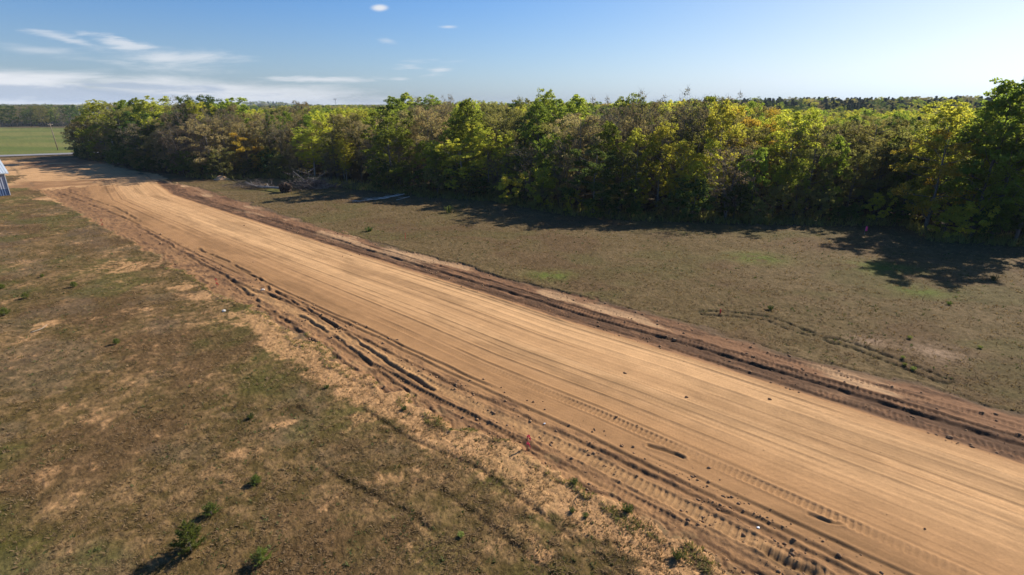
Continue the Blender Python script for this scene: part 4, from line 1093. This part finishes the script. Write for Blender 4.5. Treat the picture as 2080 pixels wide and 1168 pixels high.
def stick(u0, v0, u1, v1, r, mat, label, bend=.2, name='stick'):
    x0, y0 = un(u0, v0); x1, y1 = un(u1, v1); dx, dy = x1 - x0, y1 - y0; L = math.hypot(dx, dy); mb = MB(); pts = []
    for i in range(9):
        t = i / 8; w = bend * L * math.sin(math.pi * t); pts.append((dx * t - dy / L * w, dy * t + dx / L * w, r + .04 + .01 * math.sin(t * 9)))
    mb.tube(pts, [r * (1 - .6 * abs(t - .4)) for t in np.linspace(0, 1, 9)], 6); o = mb.build(name, MAT[mat], smooth=True); o.location = (x0, y0, ground_z(x0, y0)); tag(o, label, 'stick')
stick(62, 677, 96, 661, .022, 'deadwood', 'pale curved stick on the grass at the left', -.12)
stick(1172, 1026, 1188, 1003, .016, 'darkbark', 'thin dark curved twig on the near sand', .25)

def scatter(name, n, gen, cells, kindlabel, cat, mat, cond, seed, jitterscale):
    """many small faces in one object"""
def field_points(n, r0, r1, seed, pw=1.0, cond=None, a0=-50, a1=50):
    R = np.random.default_rng(seed); th = np.radians(R.uniform(a0, a1, n)); r = (r0 ** (1 - pw) + R.random(n) * (r1 ** (1 - pw) - r0 ** (1 - pw))) ** (1 / (1 - pw)) if pw != 1 else r0 * (r1 / r0) ** R.random(n)
    x = r * np.sin(th); y = r * np.cos(th); z, c, d = terrain(x, y); return x, y, z, c, d, r, R
def tufts(name, n, r0, r1, seed, want, hgt, wid, blades, mat, label, cat, thr=None, grow=0.0):
    x, y, z, c, d, r, R = field_points(n, r0, r1, seed)
    keep = want(x, y, c, d, R); x, y, z, r = x[keep], y[keep], z[keep], r[keep]; m = len(x); ci = np.repeat(np.arange(m), blades); K = len(ci)
    a = R.random(K) * 6.283; sc = (.5 + R.random(m) ** 1.5)[ci] * (1 + grow * r[ci] / 30); h = hgt * sc * (.5 + .6 * R.random(K)); out = wid * sc * (.2 + .8 * R.random(K))
    b = np.stack([x[ci] + np.cos(a) * .03 * sc, y[ci] + np.sin(a) * .03 * sc, z[ci] - .01], 1); e = b + np.stack([np.cos(a) * out, np.sin(a) * out, h], 1)
    s = np.stack([-np.sin(a), np.cos(a), np.zeros(K)], 1) * (.011 * sc)[:, None]
    mid = b * .45 + e * .55; mid[:, 2] += h * .12
    V = np.stack([b - s, b + s, mid + s * 1.1, e, mid - s * 1.1], 1).reshape(-1, 3)
    i = np.arange(K)[:, None] * 5; F = np.concatenate([i + np.array([[0, 1, 2, 4]]), i + np.array([[4, 2, 3, 3]])], 1)
    F = np.concatenate([i + np.array([[0, 1, 2, 4]])]); F2 = i + np.array([[4, 2, 3]])
    # tips as separate thin quads would add little: use 4-corner blades
    V4 = np.stack([b - s, b + s, e + s * .5, e - s * .5], 1).reshape(-1, 3); F4 = np.arange(K * 4).reshape(-1, 4)
    o = mk(name, V4, F4, LEAF[mat], attrs={'tint': np.repeat(R.random(m)[ci], 4)}); tag(o, label, cat, kind='stuff')
    print(name, m)
tufts('dry_grass', 90000, 12.5, 100, 21, lambda x, y, c, d, R: (~d) & (R.random(len(x)) < np.where(c[:, 0] > .36, .12, 1.0) * sst(.30, .62, N3.f(x * .9, y * .9, 4))), .04, .08, 5, 'straw', 'short dry grass covering both fields', 'grass', grow=.5)
tufts('green_grass', 9000, 12.5, 100, 22, lambda x, y, c, d, R: (~d) & (N5.f(x * .3, y * .3 + 9, 4) + .25 * R.random(len(x)) > .62), .045, .06, 7, 'weed', 'short green growth scattered through the dry fields', 'grass', grow=.5)
def edge_weeds(x, y, c, d, R):
    s = (x - y) * SQ; u = (x + y) * SQ; a = u - np.interp(s, A_S, A_U)
    return (np.abs(a + .15 + (N1.f(s * .9, u * .9, 4) - .5) * 1.5) < .40) & (N2.f(s * 1.4, u * 1.4, 3) > .52) & (R.random(len(x)) < .5)
tufts('edge_weeds', 260000, 13, 60, 23, edge_weeds, .055, .07, 6, 'olive', 'low weeds along the near edge of the dirt', 'weeds', grow=.2)
tufts('forest_fringe_grass', 60000, 55, 130, 24, lambda x, y, c, d, R: (~d) & in_poly(FOREST, x * 1.045, y * 1.045) & (~in_poly(FOREST, x * .96, y * .96)), .35, .25, 6, 'olive', 'taller rough grass along the foot of the wood', 'grass', grow=.3)

def clods():
    x, y, z, c, d, r, R = field_points(160000, 12.5, 75, 31)
    s = (x - y) * SQ; u = (x + y) * SQ; uu = u - np.interp(s, B_S, B_U)
    torn = ((uu < 17.9) | (uu > 27.7)); p = np.where(torn, .015 + .30 * sst(.52, .68, N5.f(s * .8, uu * 2.2, 4, .6)), .0012)
    p = p + .04 * gau(uu, 17.7, .35)
    keep = d & (R.random(len(x)) < p) & (s > -100); x, y, z, r = x[keep], y[keep], z[keep], r[keep]; m = len(x)
    base = np.array([(1, 0, 0), (-1, 0, 0), (0, 1, 0), (0, -1, 0), (0, 0, 1), (0, 0, -1)], float)
    fc = np.array([(0, 2, 4), (2, 1, 4), (1, 3, 4), (3, 0, 4), (2, 0, 5), (1, 2, 5), (3, 1, 5), (0, 3, 5)])
    rad = (.016 + .055 * R.random(m) ** 5) * (1 + r / 60)
    V = base[None] * (rad[:, None, None] * (.7 + .6 * R.random((m, 6, 1)))) * np.array([1.1, 1, .75]); a = R.random(m) * 6.28; ca, sa = np.cos(a), np.sin(a)
    V = np.stack([V[..., 0] * ca[:, None] - V[..., 1] * sa[:, None], V[..., 0] * sa[:, None] + V[..., 1] * ca[:, None], V[..., 2]], -1)
    V += np.stack([x, y, z + rad * .2], 1)[:, None]; F = (fc[None] + 6 * np.arange(m)[:, None, None]).reshape(-1, 3)
    o = mk('soil_clods', V.reshape(-1, 3), F, MAT['clod']); tag(o, 'crumbs of dark soil strewn over the torn strips of the road', 'soil', kind='stuff'); print('clods', m)
clods()

# ------------------------------------------------------------------ sky
w = bpy.data.worlds.new('World'); scene.world = w; w.use_nodes = True; nt = w.node_tree; nt.nodes.clear(); L = nt.links
out = nd(nt, 'ShaderNodeOutputWorld'); bg = nd(nt, 'ShaderNodeBackground'); L.new(bg.outputs[0], out.inputs[0])
SKY_STR = .056
sky = nd(nt, 'ShaderNodeTexSky'); sky.sky_type = 'NISHITA'; sky.sun_disc = False; sky.sun_elevation = SUN_EL; sky.sun_rotation = SUN_AZ
sky.altitude = 300; sky.air_density = 1.0; sky.dust_density = .9; sky.ozone_density = 1.6
tc = nd(nt, 'ShaderNodeTexCoord'); sx = nd(nt, 'ShaderNodeSeparateXYZ'); L.new(tc.outputs['Generated'], sx.inputs[0])
yy = mathn(nt, 'MAXIMUM', sx.outputs[1], .05); P = mathn(nt, 'DIVIDE', sx.outputs[0], yy); Q = mathn(nt, 'DIVIDE', sx.outputs[2], yy)
def pq(u, v):
    yv = -(v - 584) / FPX; cy = math.cos(PITCH) + yv * math.sin(PITCH); return ((u - 1040) / FPX / cy, (-math.sin(PITCH) + yv * math.cos(PITCH)) / cy)
def cnoise(sx_, sy_, det, off):
    cb = nd(nt, 'ShaderNodeCombineXYZ'); L.new(mathn(nt, 'MULTIPLY', P, sx_), cb.inputs[0]); L.new(mathn(nt, 'MULTIPLY', Q, sy_), cb.inputs[1]); cb.inputs[2].default_value = off
    n = nd(nt, 'ShaderNodeTexNoise'); n.inputs['Scale'].default_value = 1; n.inputs['Detail'].default_value = det; n.inputs['Roughness'].default_value = .62; n.inputs['Distortion'].default_value = .4
    L.new(cb.outputs[0], n.inputs['Vector']); return n.outputs[0]
na = cnoise(5, 34, 6, 1.0); nb_ = cnoise(11, 90, 6, 4.0); ncn = cnoise(3, 26, 4, 8.0)
def blob(u, v, wu, wv, tilt=0.0, k=1.0, soft=.5, nz=None, amp=1.2):
    """soft ellipse in direction space broken up by noise"""
    p0, q0 = pq(u, v); dp = mathn(nt, 'SUBTRACT', P, p0); dq = mathn(nt, 'SUBTRACT', mathn(nt, 'SUBTRACT', Q, q0), mathn(nt, 'MULTIPLY', dp, tilt))
    wp = wu / FPX; wq = wv / FPX
    e = mathn(nt, 'SQRT', mathn(nt, 'ADD', mathn(nt, 'POWER', mathn(nt, 'ABSOLUTE', mathn(nt, 'DIVIDE', dp, wp)), 2), mathn(nt, 'POWER', mathn(nt, 'ABSOLUTE', mathn(nt, 'DIVIDE', dq, wq)), 2)))
    v_ = mathn(nt, 'SUBTRACT', 1.0, e)
    n_ = mathn(nt, 'MULTIPLY', mathn(nt, 'SUBTRACT', nz if nz is not None else na, .5), amp * 2)
    v_ = mathn(nt, 'DIVIDE', mathn(nt, 'ADD', v_, n_), soft, clamp=True)
    v_ = mathn(nt, 'MULTIPLY', mathn(nt, 'MULTIPLY', v_, v_), mathn(nt, 'SUBTRACT', 3.0, mathn(nt, 'MULTIPLY', v_, 2.0)))
    return mathn(nt, 'MULTIPLY', v_, k)
white = [blob(120, 205, 700, 66, -.085, 1.0, .6, ncn, .8), blob(470, 195, 470, 36, -.05, .85, .8, na, .8), blob(650, 161, 140, 8, .0, .75, 1.0, nb_, 1.2),
         blob(340, 120, 165, 28, -.06, .75, 1.1, na, 1.4), blob(250, 88, 75, 14, -.15, .7, 1.0, nb_, 1.4), blob(130, 78, 75, 11, -.2, .6, 1.0, nb_, 1.2), blob(90, 105, 130, 13, -.1, .4, 1.1, na, 1.4),
         blob(771, 16, 21, 8, 0, .95, .8, nb_, .25), blob(911, 54, 24, 4, 0, .6, 1.0, nb_, .5), blob(787, 83, 22, 6, -.1, .35, 1.0, nb_, .8), blob(838, 132, 46, 12, .08, .6, 1.4, nb_, 2.0), blob(888, 143, 42, 11, .25, .6, 1.4, nb_, 2.0), blob(812, 161, 28, 5, 0, .5, 1.0, nb_, 1.0)]
acc = white[0]
for b in white[1:]: acc = mathn(nt, 'MAXIMUM', acc, b)
grey = mathn(nt, 'MULTIPLY', mathn(nt, 'MAXIMUM', blob(100, 190, 420, 24, -.05, 1, .8, na, 1.5), blob(290, 176, 220, 12, -.06, .9, .9, nb_, 1.4)), .75)
tinted = mixc(nt, 1.0, sky.outputs[0], (.60, 1.04, 1.62), 'MULTIPLY')
low = mathn(nt, 'MULTIPLY', mathn(nt, 'EXPONENT', mathn(nt, 'MULTIPLY', mathn(nt, 'ABSOLUTE', sx.outputs[2]), -7.5)), .9)   # pale air low over the land
sunv = (math.sin(SUN_AZ) * math.cos(SUN_EL), math.cos(SUN_AZ) * math.cos(SUN_EL), math.sin(SUN_EL))
dt = nd(nt, 'ShaderNodeVectorMath', operation='DOT_PRODUCT'); L.new(tc.outputs['Generated'], dt.inputs[0]); dt.inputs[1].default_value = sunv
glow = mathn(nt, 'MULTIPLY', mathn(nt, 'POWER', mathn(nt, 'MAXIMUM', dt.outputs['Value'], 0.0), 5.0), 1.1)      # milky air round the sun
low = mathn(nt, 'MINIMUM', mathn(nt, 'ADD', low, glow), .93)
lum = nd(nt, 'ShaderNodeRGBToBW'); L.new(tinted, lum.inputs[0])
lowc = nd(nt, 'ShaderNodeVectorMath', operation='SCALE'); lowc.inputs[0].default_value = (.93, 1.03, 1.12); L.new(lum.outputs[0], lowc.inputs['Scale'])
satd = nd(nt, 'ShaderNodeHueSaturation'); satd.inputs['Saturation'].default_value = 1.1; L.new(mixc(nt, low, tinted, lowc.outputs[0]), satd.inputs['Color'])
c1 = mixc(nt, acc, satd.outputs[0], (8.6, 8.9, 9.4))
c2 = mixc(nt, mathn(nt, 'MULTIPLY', grey, mathn(nt, 'MINIMUM', mathn(nt, 'MULTIPLY', acc, 2.0), 1.0)), c1, (4.0, 5.0, 6.6))
L.new(c2, bg.inputs[0]); bg.inputs[1].default_value = SKY_STR

sd = bpy.data.lights.new('sun', 'SUN'); sd.energy = 4.8; sd.angle = math.radians(.53); sd.color = (1, .93, .82)
so = bpy.data.objects.new('sun', sd); COL.objects.link(so)
dv = Vector((math.sin(SUN_AZ) * math.cos(SUN_EL), math.cos(SUN_AZ) * math.cos(SUN_EL), math.sin(SUN_EL)))
so.rotation_euler = dv.to_track_quat('Z', 'Y').to_euler()
so.location = dv * 100

scene.view_settings.view_transform = 'Standard'; scene.view_settings.look = 'None'; scene.view_settings.gamma = 1; scene.view_settings.exposure = .75
scene.cycles.max_bounces = 6; scene.cycles.transparent_max_bounces = 4
scene.render.engine = 'CYCLES'

# ------------------------------------------------------------------ air between here and the far woods
mb = MB(); mb.box((0, 1600, -.5 + 22.5), (9000, 6400, 47)); hz = mb.build('haze', None)
m, nt, out = newmat('thin_air'); pv = nd(nt, 'ShaderNodeVolumePrincipled'); pv.inputs['Color'].default_value = (.72, .84, 1, 1); pv.inputs['Density'].default_value = .00010; pv.inputs['Anisotropy'].default_value = .0
nt.links.new(pv.outputs[0], out.inputs['Volume']); hz.data.materials.append(m); tag(hz, kind='stuff'); hz['label'] = 'thin pale air over the distant woods'
